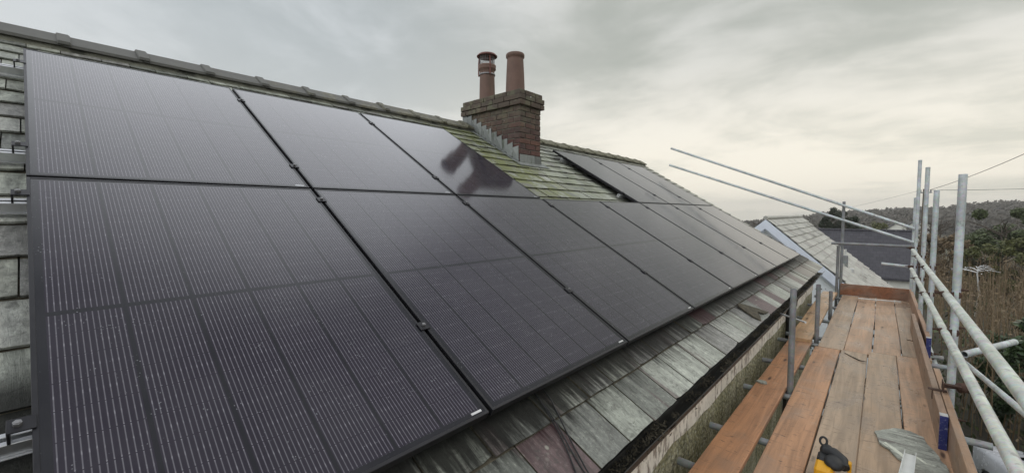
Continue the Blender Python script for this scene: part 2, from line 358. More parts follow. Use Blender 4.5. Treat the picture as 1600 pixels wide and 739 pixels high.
MT = {
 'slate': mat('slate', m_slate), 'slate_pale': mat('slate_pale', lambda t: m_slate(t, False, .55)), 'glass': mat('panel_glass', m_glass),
 'frame': plain('black_frame', (.018, .018, .021), .42, .3, .2, 20), 'alu': plain('aluminium', (.6, .61, .62), .36, .8, .12, 14),
 'bolt': plain('steel_bolt', (.28, .28, .28), .4, .8, .1), 'black': plain('black_plastic', (.012, .012, .013), .5, 0, .2),
 'board': mat('board', wood((.49, .345, .225), 1, .31)), 'board_warm': mat('board_warm', wood((.48, .285, .16), 1, .36)), 'toe': mat('toe_board', wood((.36, .235, .155), 1, .5)), 'toe_red': mat('toe_board_red', wood((.21, .095, .052), 1, .55)),
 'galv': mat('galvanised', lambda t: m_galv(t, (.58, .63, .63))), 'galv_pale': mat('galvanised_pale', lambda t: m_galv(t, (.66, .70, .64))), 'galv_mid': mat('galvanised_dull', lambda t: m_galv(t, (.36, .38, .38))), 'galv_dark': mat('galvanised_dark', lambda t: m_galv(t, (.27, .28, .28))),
 'rust': plain('rusty_steel', (.075, .04, .027), .7, .3, .45, 30, .4), 'brick': mat('brick', m_brick), 'mortar': mat('mortar', m_mortar), 'pot': mat('terracotta', m_pot),
 'cowl': plain('cowl_red', (.15, .055, .042), .6, .2, .25), 'wire': plain('wire', (.28, .27, .27), .5, .6), 'render': mat('roughcast', m_render), 'flake': mat('flaking_paint', m_flaking),
 'ridge': mat('ridge_tile', m_ridge), 'lead': mat('lead', m_lead), 'gutter': plain('gutter_black', (.016, .016, .015), .34, 0, .5, 14, .1), 'debris': plain('moss_debris', (.075, .066, .045), .95, 0, .6, 30, .6),
 'cable': plain('cable', (.012, .012, .013), .4), 'blue': mat('blue_paint', lambda t: {'Base Color': t.mix(t.math('MULTIPLY', t.step(t.noise(t.map(t.coord(), (40, 40, 60)), 1, 4, .7), .54, .66), .6), (.016, .024, .14), (.30, .33, .40)), 'Roughness': .6}), 'bluewall': plain('pale_blue_render', (.84, .89, .92), .8, 0, .05, 2.5, .2), 'barge': plain('pale_blue_bargeboard', (.74, .80, .90), .5, 0, .06, 5),
 'white': plain('white_plastic', (.72, .74, .72), .4, 0, .05), 'cream': plain('cream_render', (.66, .66, .60), .8, 0, .1, 1), 'ground': mat('ground', m_ground), 'darkroof': mat('dark_slate_roof', m_dark_roof),
 'yellow': plain('yellow_plastic', (.72, .36, .012), .4, 0, .06), 'rubber': plain('black_rubber', (.016, .017, .018), .55, 0, .2, 30, .2), 'steel': plain('bright_steel', (.62, .63, .62), .35, .6),
 'shard': mat('slate_shard', lambda t: {**m_slate(t, False), }), 'fleck': plain('fresh_slate_break', (.60, .62, .52), .6, 0, .2, 40), 'bark': plain('bark', (.075, .06, .045), .9, 0, .4, 12, .5), 'pale_bark': plain('pale_bark', (.30, .28, .25), .85, 0, .3, 10),
 'green': mat('foliage_green', foliage((.03, .042, .018), (.10, .125, .05))), 'conifer': mat('foliage_conifer', foliage((.010, .018, .010), (.032, .045, .02))), 'olive': mat('foliage_olive', foliage((.05, .06, .02), (.13, .135, .045))),
 'laurel': mat('foliage_laurel', foliage((.012, .03, .010), (.055, .09, .03), .5, .4)), 'brown': mat('brush_brown', foliage((.09, .064, .036), (.24, .175, .10))), 'wood': mat('far_wood', foliage((.045, .038, .030), (.075, .064, .048))),
 'carpaint': plain('white_car_paint', (.68, .70, .74), .25, 0, .03), 'carglass': plain('car_glass', (.012, .014, .016), .08), 'tyre': plain('tyre', (.015, .015, .015), .8), 'lens': plain('red_lens', (.3, .01, .01), .2), 'timber': plain('pole_timber', (.11, .085, .06), .85, 0, .3, 5),
}
# ------------------------------------------------------------------ frame of the photograph
YAW, PIT, ROL, FPX = -0.72628862, -0.05520770, -0.00114091, 650.393
A = 0.53302398; CA, SA = math.cos(A), math.sin(A)
JX, JZ, Y0, W = -2.62752594, 0.156204731, -0.048422, 1.154
def roofM(y, s, off=0.):
    """matrix at a point of the roof: local x along the ridge, y up the slope, z off the slope"""
    p = V((JX - CA * s + SA * off, y, JZ + SA * s + CA * off))
    return Matrix(((0, -CA, SA, p.x), (1, 0, 0, p.y), (0, SA, CA, p.z), (0, 0, 0, 1)))
def rp(y, s, off=0.): return roofM(y, s, off).translation
GZ = -5.0
DECK = -1.53

# ------------------------------------------------------------------ house: slate roof, ridge, walls, chimney
SO = -.115                                  # slate face below the face of the panels
S_EAVE, S_TOP = -2.165, 2.43
YN = -2.0
def yverge(s): return 9.93 + (s - S_EAVE) * .125
house = thing('slate_roofed_house', 'long old house with slate roof, brick chimney and mossy roughcast wall under the solar panels', 'house', (-4.8, 4, GZ))
def build_roof():
    mb = MB()
    # boarding under the slates, up to the ridge and down the back slope
    y0 = YN + .02
    for side in (1, -1):
        pass
    a0, a1 = rp(y0, S_EAVE + .06, SO - .05), rp(yverge(S_EAVE) - .03, S_EAVE + .06, SO - .05)
    b0, b1 = rp(y0, S_TOP + .01, SO - .05), rp(yverge(S_TOP) - .03, S_TOP + .01, SO - .05)
    mb.add([a0, a1, b1, b0], [(0, 1, 2, 3)], 1)
    c0, c1 = V((2 * b0.x - a0.x, a0.y, a0.z)), V((2 * b1.x - a1.x, a1.y, a1.z))
    mb.add([b0, b1, c1, c0], [(0, 1, 2, 3)], 0)
    # diminishing courses of slates, each slate a wedge with its own lift, chip and shade
    s = S_EAVE; k = 0; ex = .262
    while s < S_TOP - .06:
        e = max(.17, ex - .0047 * k)
        y = YN + R.uniform(0, .2); wmax = .37 - .0075 * k
        while y < yverge(s) - .05:
            w = R.uniform(.66, 1.) * max(.24, wmax); 
            if y + w > yverge(s) - .12: w = yverge(s) - y + R.uniform(-.02, .015)
            L = min(e * 1.55, S_TOP - s); th = R.uniform(.009, .013)
            lift = R.uniform(.0, .005) + .015; top = -.006
            M = roofM(y, s + R.uniform(-.003, .003), SO)
            n = 5; g = .0046 if k < 5 else .0026; xs = [g + (w - 2 * g) * i / n for i in range(n + 1)]
            yl = [R.uniform(-.0022, .0022) for i in range(n + 1)]
            for i in (0, n):
                if R.random() < .22: yl[i] += R.uniform(.003, .013)
            tilt = R.uniform(-.005, .005) / n; ye = e * .985; m = n + 1
            zf = lambda yy, i: lift + (top - lift) * yy / L + tilt * (i - n / 2)
            vs = [V((xs[i], yl[i], zf(0, i))) for i in range(m)] + [V((xs[i], ye, zf(ye, i))) for i in range(m)] + [V((xs[i], L, top)) for i in range(m)]
            vs += [V((p.x, p.y + .003, p.z - th)) for p in vs[:m]] + [V((p.x, p.y, p.z - th)) for p in vs[m:3 * m]]
            f0, f1 = [], []
            for i in range(n):
                f0.append((i, i + 1, m + i + 1, m + i)); f1.append((m + i, m + i + 1, 2 * m + i + 1, 2 * m + i)); f0.append((3 * m + i, 3 * m + i + 1, i + 1, i))
            f1 += [(0, m, 4 * m, 3 * m), (m, 2 * m, 5 * m, 4 * m), (n, 3 * m + n, 4 * m + n, m + n), (m + n, 4 * m + n, 5 * m + n, 2 * m + n)]
            base_i = len(mb.v); mb.add([M @ p for p in vs], f0, 0)
            for f in f1: mb.f.append(tuple(base_i + q for q in f)); mb.mi.append(2); mb.sm.append(False)
            y += w
        s += e; k += 1
    # slate-and-mortar edge along the far verge
    mb.path([rp(yverge(S_EAVE) - .02, S_EAVE + .01, SO - .035), rp(yverge(S_TOP) - .02, S_TOP, SO - .035)], .025, 6, 1)
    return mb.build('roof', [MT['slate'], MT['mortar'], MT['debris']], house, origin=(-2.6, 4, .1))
roof = build_roof()
# ridge tiles with raised collars, every tile a piece of the roof
APX = rp(0, S_TOP + .03, SO)
def ridge_tile(y0, y1, jit):
    mb = MB(); bx, bz = APX.x, APX.z + .012 + jit
    def prof(y, r, k=0.):
        pts = []
        for sx in (1, .62, .24, .10, -.10, -.24, -.62, -1):
            d = abs(sx) * .185
            zz = .058 - max(0, d - .018) * .62 + r
            pts.append(V((bx + sx * (.185 + r), y, bz + zz)))
        low = [V((p.x, p.y, p.z - .022)) for p in reversed(pts)]
        return pts + low
    mb.ring_loft([prof(y0, 0), prof(y1, 0)], 0, False)
    mb.ring_loft([prof(y0 - .03, .008), prof(y0 - .025, .014), prof(y0 + .035, .014), prof(y0 + .045, .006)], 0, False)
    return mb.build('ridge_tile', MT['ridge'], roof, origin=(bx, y0, bz))
y = .151 - 4 * .4535
while y < 10.3:
    yy = min(y + .4535, 10.49)
    if yy - y > .1: ridge_tile(y + .003, yy - .003, R.uniform(-.006, .006))
    y += .4535
mb = MB()                                    # bedding mortar under the tiles, lumpy
rings = []
for i in range(180):
    yy = -1.7 + i * (12.17 / 179); q = .012 * noise.noise(V((yy * 6, 0, 3)))
    rings.append([V((APX.x + .172 + q, yy, APX.z - .098 + q)), V((APX.x + .15, yy, APX.z - .03)), V((APX.x, yy, APX.z + .03)), V((APX.x - .15, yy, APX.z - .03)), V((APX.x - .17, yy, APX.z - .12))])
mb.ring_loft(rings, 0, False, False, False)
mb.build('ridge_bedding', MT['mortar'], roof)
# walls
WX = -.95; WB = 2 * APX.x - WX
mb = MB()
ze = rp(0, S_EAVE, SO).z - .06
prof = [(WX, GZ), (WX, ze - .22), (APX.x, APX.z - .12), (WB, ze - .22), (WB, GZ)]
yn, yf0 = YN + .15, 9.72
n = len(prof)
vs = [V((x, yn, z)) for x, z in prof] + [V((x, yf0 if x > -2 else 10.1, z)) for x, z in prof]
mb.add(vs, [tuple(range(n)), tuple(reversed(range(n, 2 * n)))] + [(i, n + i, n + i + 1, i + 1) for i in range(n - 1)])
mb.build('wall', MT['render'], house)
mb = MB(); segs = 60                          # flaking painted band at the wall head, ragged lower edge
top = []; bot = []
for i in range(segs + 1):
    yy = yn + .01 + (9.7 - yn) * i / segs
    top.append(V((WX + .012, yy, -1.20))); bot.append(V((WX + .012, yy, -1.475 + .05 * noise.noise(V((yy * 2.1, 4, 0))) + R.uniform(-.008, .008))))
rings = [[a, b, b + V((-.02, 0, 0)), a + V((-.02, 0, 0))] for a, b in zip(top, bot)]
mb.ring_loft(rings, 0, False)
mb.build('painted_wall_head', MT['flake'], house)
# dark soffit / wall plate behind the gutter
mb = MB(); mb.box(WX - .02, WX + .05, YN + .1, 9.72, ze - .2, ze + .0); mb.build('fascia_board', MT['gutter'], house)
# gutter: half-round trough, slightly waved, with the debris in it
mb = MB(); rings = []; gr = .058
for i in range(70):
    yy = YN + (9.98 - YN) * i / 69; wob = .008 * noise.noise(V((yy * 1.3, 0, 9))); dz = .012 * noise.noise(V((yy * .7, 7, 0)))
    cx, cz = -.856 + wob, -1.122 + dz
    ring = [V((cx + p, yy, cz + q)) for p, q in ((.060, .003), (.065, .006), (.068, .001), (.050, -.022), (.030, -.034), (-.01, -.036), (-.045, -.03), (-.07, .01))]
    rings.append(ring)
mb.ring_loft(rings, 0, True, False, False)
gut = mb.build('gutter', MT['gutter'], house)
mb = MB()
for i in range(420):
    yy = R.uniform(.4, 9.8); cl = noise.noise(V((yy * 2.3, 1, 1)))
    if cl < -.1: continue
    p = V((-.85 + R.uniform(-.035, .03), yy, -1.150 + R.uniform(-.008, .010 + .025 * max(cl, 0))))
    for k in range(16): mb.leaf(p + V((R.gauss(0, .014), R.gauss(0, .03), R.gauss(0, .008))), R.uniform(.004, .011), 0, .4)
for i in range(26):
    yy = R.uniform(.8, 9.6); c = V((-.812 + R.uniform(-.03, .02), yy, -1.125))
    for k in range(34): mb.leaf(c + V((R.gauss(0, .014), R.gauss(0, .035), abs(R.gauss(0, .014)))), R.uniform(.006, .018), 0, .18)
tag(mb.build('moss_debris', MT['debris'], gut), kind='stuff')
for yy in (-.6, .35, 1.25, 2.2, 3.1, 4.05, 4.95, 5.9, 6.8, 7.75, 8.7, 9.6):
    mb = MB(); mb.ring_loft([[V((-.856 + p, yb, -1.122 + q)) for p, q in ((.0705, .004), (.0725, -.001), (.053, -.027), (.030, -.0395), (-.01, -.0415), (-.05, -.034), (-.05, -.030), (-.01, -.0368), (.030, -.0348), (.0505, -.0225), (.0685, .0012))] for yb in (yy - .011, yy + .011)], 0, False)
    mb.build('gutter_bracket', MT['gutter'], gut)
mb = MB()                                    # downpipe by the wall at the inner boards
mb.path([(-.845, 6.72, -1.16), (-.85, 6.72, -1.24), (-.90, 6.72, -1.34), (-.905, 6.72, -1.42), (-.905, 6.72, GZ + .1)], .036, 12)
mb.build('downpipe', MT['gutter'], house)
# chimney stack: real bricks over a mortar core
CX0, CX1, CY0, CY1 = -4.855, -3.735, 4.372, 4.826
mb = MB(); CZ0, CZ1 = .45, 1.475
mb.box(CX0 + .008, CX1 - .008, CY0 + .008, CY1 - .008, CZ0, 1.695, 1)
def brick_course(x0, x1, y0, y1, z, h, k):
    bl, hl, g = .225, .1125, .009
    def run(L, start):
        out = []; p = 0; w = start
        while p < L - .02:
            q = min(p + w, L)
            if L - q < .05: q = L
            out.append((p, q)); p = q; w = bl
        return out
    st = bl if k % 2 else hl
    for a, b in run(x1 - x0, bl if k % 2 else hl):
        mb.cbox(x0 + a + g / 2, x0 + b - g / 2, y0 + R.uniform(-.002, .002), y0 + .1, z + g / 2, z + h - g / 2, .004, 0, None, .0015)
        mb.cbox(x0 + a + g / 2, x0 + b - g / 2, y1 - .1, y1 + R.uniform(-.002, .002), z + g / 2, z + h - g / 2, .004, 0, None, .0015)
    for a, b in run(y1 - y0, hl if k % 2 else bl):
        ya, yb = y0 + a + g / 2, y0 + b - g / 2
        if a == 0: ya = y0
        if b >= y1 - y0 - .001: yb = y1
        mb.cbox(x1 - .105, x1 + R.uniform(.001, .004), ya + .003, yb - .003, z + g / 2 + .0007, z + h - g / 2 - .0007, .004, 0, None, .0015)
        mb.cbox(x0 - R.uniform(.001, .004), x0 + .105, ya + .003, yb - .003, z + g / 2 + .0007, z + h - g / 2 - .0007, .004, 0, None, .0015)
for k in range(14): brick_course(CX0, CX1, CY0, CY1, CZ1 - (k + 1) * .0735, .0735, k)
for k in range(2): brick_course(CX0 - .04, CX1 + .04, CY0 - .045, CY1 + .045, CZ1 + k * .0735, .0735, k)
brick_course(CX0 - .018, CX1 + .018, CY0 - .02, CY1 + .02, CZ1 + .147, .07, 1)
mb.box(CX0 - .005, CX1 + .005, CY0 - .006, CY1 + .006, 1.62, 1.684, 1)
chim = mb.build('chimney', [MT['brick'], MT['mortar']], house, origin=((CX0 + CX1) / 2, (CY0 + CY1) / 2, CZ0))
def pot(cx, cy, prof):
    m = MB(); m.lathe(prof, 28, (cx, cy, 0), 0, False); return m.build('chimney_pot', MT['pot'], chim, origin=(cx, cy, prof[0][1]))
zc = 1.68
pot(-4.02, 4.60, [(.138, zc), (.136, zc + .12), (.128, 2.0), (.118, 2.19), (.117, 2.215), (.132, 2.225), (.134, 2.262), (.126, 2.275), (.10, 2.275), (.095, 1.85)])
p1 = pot(-4.59, 4.60, [(.122, zc), (.12, zc + .1), (.116, 1.95), (.112, 2.12), (.112, 2.165), (.132, 2.18), (.136, 2.195), (.130, 2.21), (.136, 2.222), (.134, 2.245), (.11, 2.245), (.1, 1.9)])
mb = MB()
mb.lathe([(.119, 2.095), (.124, 2.095), (.124, 2.115), (.119, 2.115)], 24, (-4.59, 4.6, 0), 1, False)
mb.lathe([(.155, 2.375), (.157, 2.385), (.13, 2.41), (.07, 2.432), (.001, 2.438)], 28, (-4.59, 4.6, 0), 0, False)
mb.lathe([(.155, 2.375), (.13, 2.392), (.001, 2.41)], 28, (-4.59, 4.6, 0), 0, False)
for k in range(3):
    a = rad(-25 + 120 * k); d = V((math.cos(a), math.sin(a), 0)); c = V((-4.59, 4.6, 0)) + d * .118
    mb.path([c + V((0, 0, 2.09)) + d * .012, c + V((0, 0, 2.26)) + d * .012, c + V((0, 0, 2.39))], .011, 6, 0)
for k in range(26):
    a = 2 * math.pi * k / 26; d = V((math.cos(a), math.sin(a), 0)) * .112 + V((-4.59, 4.6, 0))
    mb.path([d + V((0, 0, 2.24)), d + V((0, 0, 2.395))], .0022, 4, 1)
for z in (2.27, 2.32, 2.36): mb.path([V((-4.59 + .112 * math.cos(a), 4.6 + .112 * math.sin(a), z)) for a in [2 * math.pi * k / 20 for k in range(21)]], .0022, 4, 1)
mb.build('chimney_cowl', [MT['cowl'], MT['wire']], chim)
# stepped lead flashing, one lapped piece per course, and the apron
mb = MB(); N = 11
for i in range(N):
    x0 = CX1 - .015 - i * .103; x1 = x0 - .108
    zr = lambda x: rp(0, (JX - x) / CA, SO).z + .018
    t0 = .125 + R.uniform(-.012, .015); yo = CY0 - .010 - (i % 2) * .004; f = R.uniform(.006, .02)
    zt = CZ1 - .0735 * 30
    vs = [V((x0, yo - .004, zr(x0) - .02)), V((x1, yo - .002, zr(x1) - .03)), V((x1 + .012, yo - f, zr(x1) + .105 + R.uniform(-.01, .01))), V((x0 - .006, yo - .002, zr(x1) + .125))]
    mb.add(vs + [p + V((0, .004, 0)) for p in vs], [(0, 1, 2, 3), (7, 6, 5, 4), (0, 4, 5, 1), (1, 5, 6, 2), (2, 6, 7, 3), (3, 7, 4, 0)])
a0, a1 = (JX - CX1) / CA, (JX - CX0) / CA
for (ya, yb, sa, sb, o) in ((CY0 - .07, CY0 - .004, a0 - .02, a1 - .1, .016), (CY1 + .004, CY1 + .09, a0 - .02, a1 - .1, .016), (CY0 - .1, CY1 + .12, a0 - .16, a0 - .012, .022)):
    M = roofM(ya, sa, SO + o); mb.box(0, yb - ya, 0, sb - sa, 0, .004, 0, M)
for i in range(3):
    ya = CY0 - .012 + i * (CY1 - CY0 + .024) / 3; yb = ya + (CY1 - CY0 + .024) / 3 - .002
    mb.box(CX1 + .006, CX1 + .011, ya, yb, rp(0, a0, SO).z - .03, rp(0, a0, SO).z + .10)
mb.build('lead_flashing', MT['lead'], chim)

# ------------------------------------------------------------------ solar panels: one prototype, thirteen copies
PW, PL, TH = 1.134, 1.779, .034
GRP = 'black solar panels clamped side by side on the slate roof'
def make_panel():
    t = thing('solar_panel', 'x', 'solar panel', M=roofM(0, 0, 0), group=GRP)
    fw, cz = .0115, .0016
    mb = MB()
    for (x0, x1, y0, y1) in ((0, fw, 0, PL), (PW - fw, PW, 0, PL), (fw, PW - fw, 0, fw), (fw, PW - fw, PL - fw, PL)):
        mb.cbox(x0, x1, y0, y1, -TH, 0, .001)
    mb.box(fw, PW - fw, fw, PL - fw, -.012, -.009)
    mb.build('frame', MT['frame'], t, local=True)
    mb = MB(); z = -.0018; mb.add([(fw, fw, z), (PW - fw, fw, z), (PW - fw, PL - fw, z), (fw, PL - fw, z)], [(0, 1, 2, 3)])
    mb.build('glass', MT['glass'], t, local=True)
    mb = MB(); z = -.0006; mb.box(PW - .075, PW - .025, .018, .027, -.0017, z); mb.build('maker_sticker', MT['alu'], t, local=True)
    return t
proto = make_panel()
PLAB = {
 (0, 0): 'largest black solar panel, dust flecked, filling the lower left foreground of the roof',
 (0, 1): 'lower row black solar panel, second from the left, above the loose black cables',
 (0, 2): 'lower row black solar panel, third from the left, below the chimney reflection',
 (0, 3): "lower row black solar panel, fourth from the left, below the chimney and bare slates",
 (0, 4): 'lower row black solar panel, fifth from the left, below the bare slates',
 (0, 5): 'lower row black solar panel, third from its right end, below the dark gap corner',
 (0, 6): 'lower row black solar panel, second from the far right end of its row',
 (0, 7): 'lower row black solar panel at the far right end beside the roof verge',
 (1, 0): 'upper row black solar panel at the far left next to the silver rail ends',
 (1, 1): 'upper row black solar panel between the far left one and the one reflecting the chimney',
 (1, 2): 'upper row black solar panel with the dark reflection of the chimney in its glass',
 (1, 5): 'upper row black solar panel right of the bare slates, dark gap under its edge',
 (1, 6): 'upper row black solar panel in the middle of the three right of the chimney',
 (1, 7): 'upper row black solar panel at the far right end under the end of the ridge',
}
first = True
for (row, c), lab in PLAB.items():
    M = roofM(Y0 + c * W + .010, .008 if row else -1.787)
    if first: proto.matrix_world = M; WM[proto.name] = M; proto['label'] = lab; first = False
    else: dup(proto, M, lab)
# rails and clamps
def rail(s, y0, y1, cols, label, clampy):
    M = roofM(y0, s, -TH - .001)
    t = thing('mounting_rail', label, 'rail', M=M, group='silver rails carrying the solar panels')
    mb = MB(); L = y1 - y0
    mb.cbox(0, L, -.019, -.006, -.042, 0, .0015); mb.cbox(0, L, .006, .019, -.042, 0, .0015); mb.box(.001, L - .001, -.0165, .0165, -.041, -.030); mb.box(.0, L, -.026, .026, -.045, -.0421)
    mb.build('rail_profile', MT['alu'], t, local=True)
    for yc in clampy:
        x = yc - y0; end = abs(yc - (Y0 + .01)) < .02 or yc in ENDS
        m = MB()
        if end: m.cbox(x - .04, x + .008, -.021, .021, TH + .0013, TH + .006, .001); m.cbox(x - .040, x - .034, -.021, .021, 0, TH + .0012, .001)
        else: m.cbox(x - .024, x + .024, -.024, .024, TH + .0013, TH + .0065, .001); m.box(x - .006, x + .006, -.02, .02, 0, TH)
        c = m.build('clamp', MT['frame'], t, local=True)
        m = MB(); bx = x - (.022 if end else 0); m.path([V((bx, 0, TH + .006)), V((bx, 0, TH + .015))], .0085, 6, 0, True, False); m.path([V((bx, 0, TH + .015)), V((bx, 0, TH + .017))], .0055, 6, 0)
        m.build('bolt', MT['bolt'], c, local=True)
    for yc in [y0 + .25 + 1.1 * i for i in range(int((L - .2) / 1.1) + 1)]:
        x = yc - y0; m = MB()
        m.cbox(x - .02, x + .02, .02, .032, -.072, -.004, .001); m.cbox(x - .02, x + .02, -.09, .032, -.075, -.068, .001); m.cbox(x - .02, x + .02, .0325, .045, -.03, -.004, .001)
        m.build('roof_hook', MT['alu'], t, local=True)
    return t
ENDS = (Y0 + 5 * W + .010,)
lowc = [Y0 + c * W for c in range(1, 8)]
rail(-1.293, Y0 - .42, Y0 + 8 * W, 8, 'lowest silver mounting rail, its end showing at the bottom left beside the largest panel', [Y0 + .010] + lowc)
rail(-.148, Y0 - .40, Y0 + 8 * W, 8, 'silver mounting rail just below the joint of the two panel rows, end showing at left', [Y0 + .010] + lowc)
rail(.30, Y0 - .41, Y0 + 3 * W + .02, 3, 'silver mounting rail just above the joint of the two panel rows, end showing at left', [Y0 + .010] + lowc[:2])
rail(1.49, Y0 - .39, Y0 + 3 * W + .02, 3, 'topmost silver mounting rail, its end showing at upper left under the ridge', [Y0 + .010] + lowc[:2])
rail(.30, Y0 + 5 * W - .09, Y0 + 8 * W, 3, 'short silver mounting rail under the right hand upper panels, end near the bare slates', [ENDS[0]] + lowc[5:])
rail(1.49, Y0 + 5 * W - .09, Y0 + 8 * W, 3, 'short silver mounting rail under the right hand upper panels, end near the ridge', [ENDS[0]] + lowc[5:])
# loose cables out of the gap under the panels
def cable(pts, label, grp='black cables hanging over the slates'):
    P = [rp(y, s, SO + .017 + o) for y, s, o in pts]
    out = []
    for i in range(len(P) - 1):
        a, b, c, d = P[max(i - 1, 0)], P[i], P[i + 1], P[min(i + 2, len(P) - 1)]
        for k in range(6):
            t = k / 6; out.append(.5 * ((2 * b) + (c - a) * t + (2 * a - 5 * b + 4 * c - d) * t * t + (3 * b - a - 3 * c + d) * t ** 3))
    out.append(P[-1]); mb = MB(); mb.path(out, .0034, 8); tag(mb.build('loose_cable', MT['cable'], None, origin=P[0]), label, 'cable', grp)
cable([(1.46, -1.45, 0), (1.452, -1.78, .006), (1.43, -1.90, .0), (1.385, -2.02, 0), (1.30, -2.17, .0), (1.27, -2.22, -.03), (1.26, -2.235, -.12)], 'leftmost of the thin black cables running from under the panel to the gutter')
cable([(1.47, -1.45, 0), (1.456, -1.79, .006), (1.43, -1.92, .008), (1.40, -2.03, .0), (1.375, -2.11, .0), (1.35, -2.20, .0), (1.34, -2.235, -.1)], 'middle thin black cable running from under the panel to the gutter')
cable([(1.52, -1.45, 0), (1.51, -1.78, .01), (1.49, -1.87, .004), (1.43, -2.02, 0), (1.385, -2.12, .008), (1.355, -2.21, .0), (1.345, -2.24, -.1)], 'rightmost of the thin black cables running from under the panel to the gutter')
# broken slate lying at the eaves
mb = MB(); M = roofM(4.62, -2.02, SO + .02)
out = [(-.17, .10), (-.10, .115), (.0, .06), (.12, -.02), (.24, -.12), (.10, -.10), (.02, -.05), (-.06, -.10), (-.16, -.13), (-.20, -.06)]
n = len(out)
mb.add([M @ V((a, b, .012)) for a, b in out] + [M @ V((a, b, .0)) for a, b in out], [tuple(reversed(range(n))), tuple(range(n, 2 * n))] + [(i, (i + 1) % n, n + (i + 1) % n, n + i) for i in range(n)])
tag(mb.build('broken_slate', MT['debris']), 'dark jagged piece of slate lying on the lowest slates near the gutter', 'slate piece')

# ------------------------------------------------------------------ scaffold boards
def board(x0, x1, y0, y1, ztop, th, m, name, label, cat, group, ends=None, rz=0.):
    t = thing(name, label, cat, ((x0 + x1) / 2, y0, ztop - th), group=group) if ends else None
    w = x1 - x0; mb = MB(); L = y1 - y0; ns = 14
    rings = []
    ph = R.uniform(0, 9)
    for i in range(ns + 1):
        yy = L * i / ns; bow = .0035 * math.sin(ph + i * .5); sag = .003 * noise.noise(V((ph, yy, 0))); h = w / 2; c = .004
        rings.append([V((a + bow, yy, b + sag)) for a, b in ((-h + c, 0), (h - c, 0), (h, c), (h, th - c), (h - c, th), (-h + c, th), (-h, th - c), (-h, c))])
    mb.ring_loft(rings, 0, False)
    if ends:
        o = mb.build('plank', m, t, local=True)
        for e, em in ends:
            mm = MB(); a, b = (-.0015, .002) if e == 0 else (L - .002, L + .0015)
            mm.box(-w / 2 - .001, w / 2 + .001, a, b, -.001, th + .001)
            mm.build('painted_end', em, t, local=True)
        return t
    o = mb.build(name, m, None, local=True); o.location = ((x0 + x1) / 2, y0, ztop - th); o.rotation_euler.z = rz
    return tag(o, label, cat, group)
G1 = 'scaffold boards of the walkway'
for i, (x0, x1, ya, yb, lab) in enumerate([
  (-.522, -.297, -1.5, 5.86, 'reddish wet scaffold board in the near half of the walkway, nearest the roof'),
  (-.288, -.066, -1.5, 5.88, 'grey brown scaffold board in the near half of the walkway, under the yellow tool'),
  (-.059, .163, -1.4, 6.02, 'pale orange scaffold board in the near walkway, under the tip of the broken slate'),
  (.168, .392, -1.5, 6.05, 'brown scaffold board in the near half of the walkway, against the toe boards'),
  (-.503, -.272, 5.87, 9.9, 'scaffold board in the far half of the walkway, nearest the roof'),
  (-.264, -.032, 5.89, 9.92, 'scaffold board in the far half of the walkway, second from the roof'),
  (-.023, .208, 6.03, 9.93, 'scaffold board in the far half of the walkway, second from the railing'),
  (.215, .440, 6.06, 9.92, 'scaffold board in the far half of the walkway, nearest the railing')]):
    board(x0, x1, ya, yb, DECK + (.0, .002, .001, .003, .002, .001, .0, .002)[i], .038, MT['board_warm' if i in (0,) else 'board'], 'scaffold_board', lab, 'board', G1)
board(-.803, -.578, -1.5, 6.1, DECK, .038, MT['board_warm'], 'scaffold_board', 'orange brown inner scaffold board beside the mossy wall, near one', 'board', 'inner boards between the posts and the wall')
board(-.800, -.580, 5.95, 9.9, DECK + .04, .038, MT['board'], 'scaffold_board', 'greyish inner scaffold board beside the wall, far one lapped over the near one', 'board', 'inner boards between the posts and the wall')
G2 = 'toe boards along the outer edge of the walkway'
def toe(x, y0, y1, lab, m, ends, zt=-1.305, h=.224):
    t = thing('toe_board', lab, 'toe board', (x, y0, zt - h), group=G2); L = y1 - y0; mb = MB()
    mb.cbox(-.019, .019, 0, L, 0, h, .003); mb.build('plank', m, t, local=True)
    for e, em in ends:
        mm = MB(); a, b = (-.002, .0005) if e == 0 else (L - .0005, L + .002)
        mm.box(-.0195, .0195, a, b, .001, h - .001); mm.build('painted_end', em, t, local=True)
        mm = MB(); a, b = (0, .055) if e == 0 else (L - .055, L)
        mm.box(-.0195, .0195, a, b, h - .001, h + .0012); mm.build('end_band', MT['alu'], t, local=True)
toe(.345, 3.80, 7.46, 'middle toe board on the walkway edge with a blue painted near end', MT['toe'], [(0, MT['blue'])])
toe(.388, -1.5, 4.95, 'near toe board running out of the bottom of the picture behind the blue ended one', MT['toe'], [])
toe(.415, 6.15, 9.9, 'far toe board outside the middle one, its blue end showing between the rails', MT['toe'], [(0, MT['blue'])], -1.315)
mb = MB(); mb.cbox(-.545, .45, 9.955, 9.993, -1.535, -1.325, .004)
tag(mb.build('end_board', MT['toe_red'], None, origin=(-.05, 9.97, -1.535)), 'dark reddish board on edge across the far end of the walkway', 'toe board')
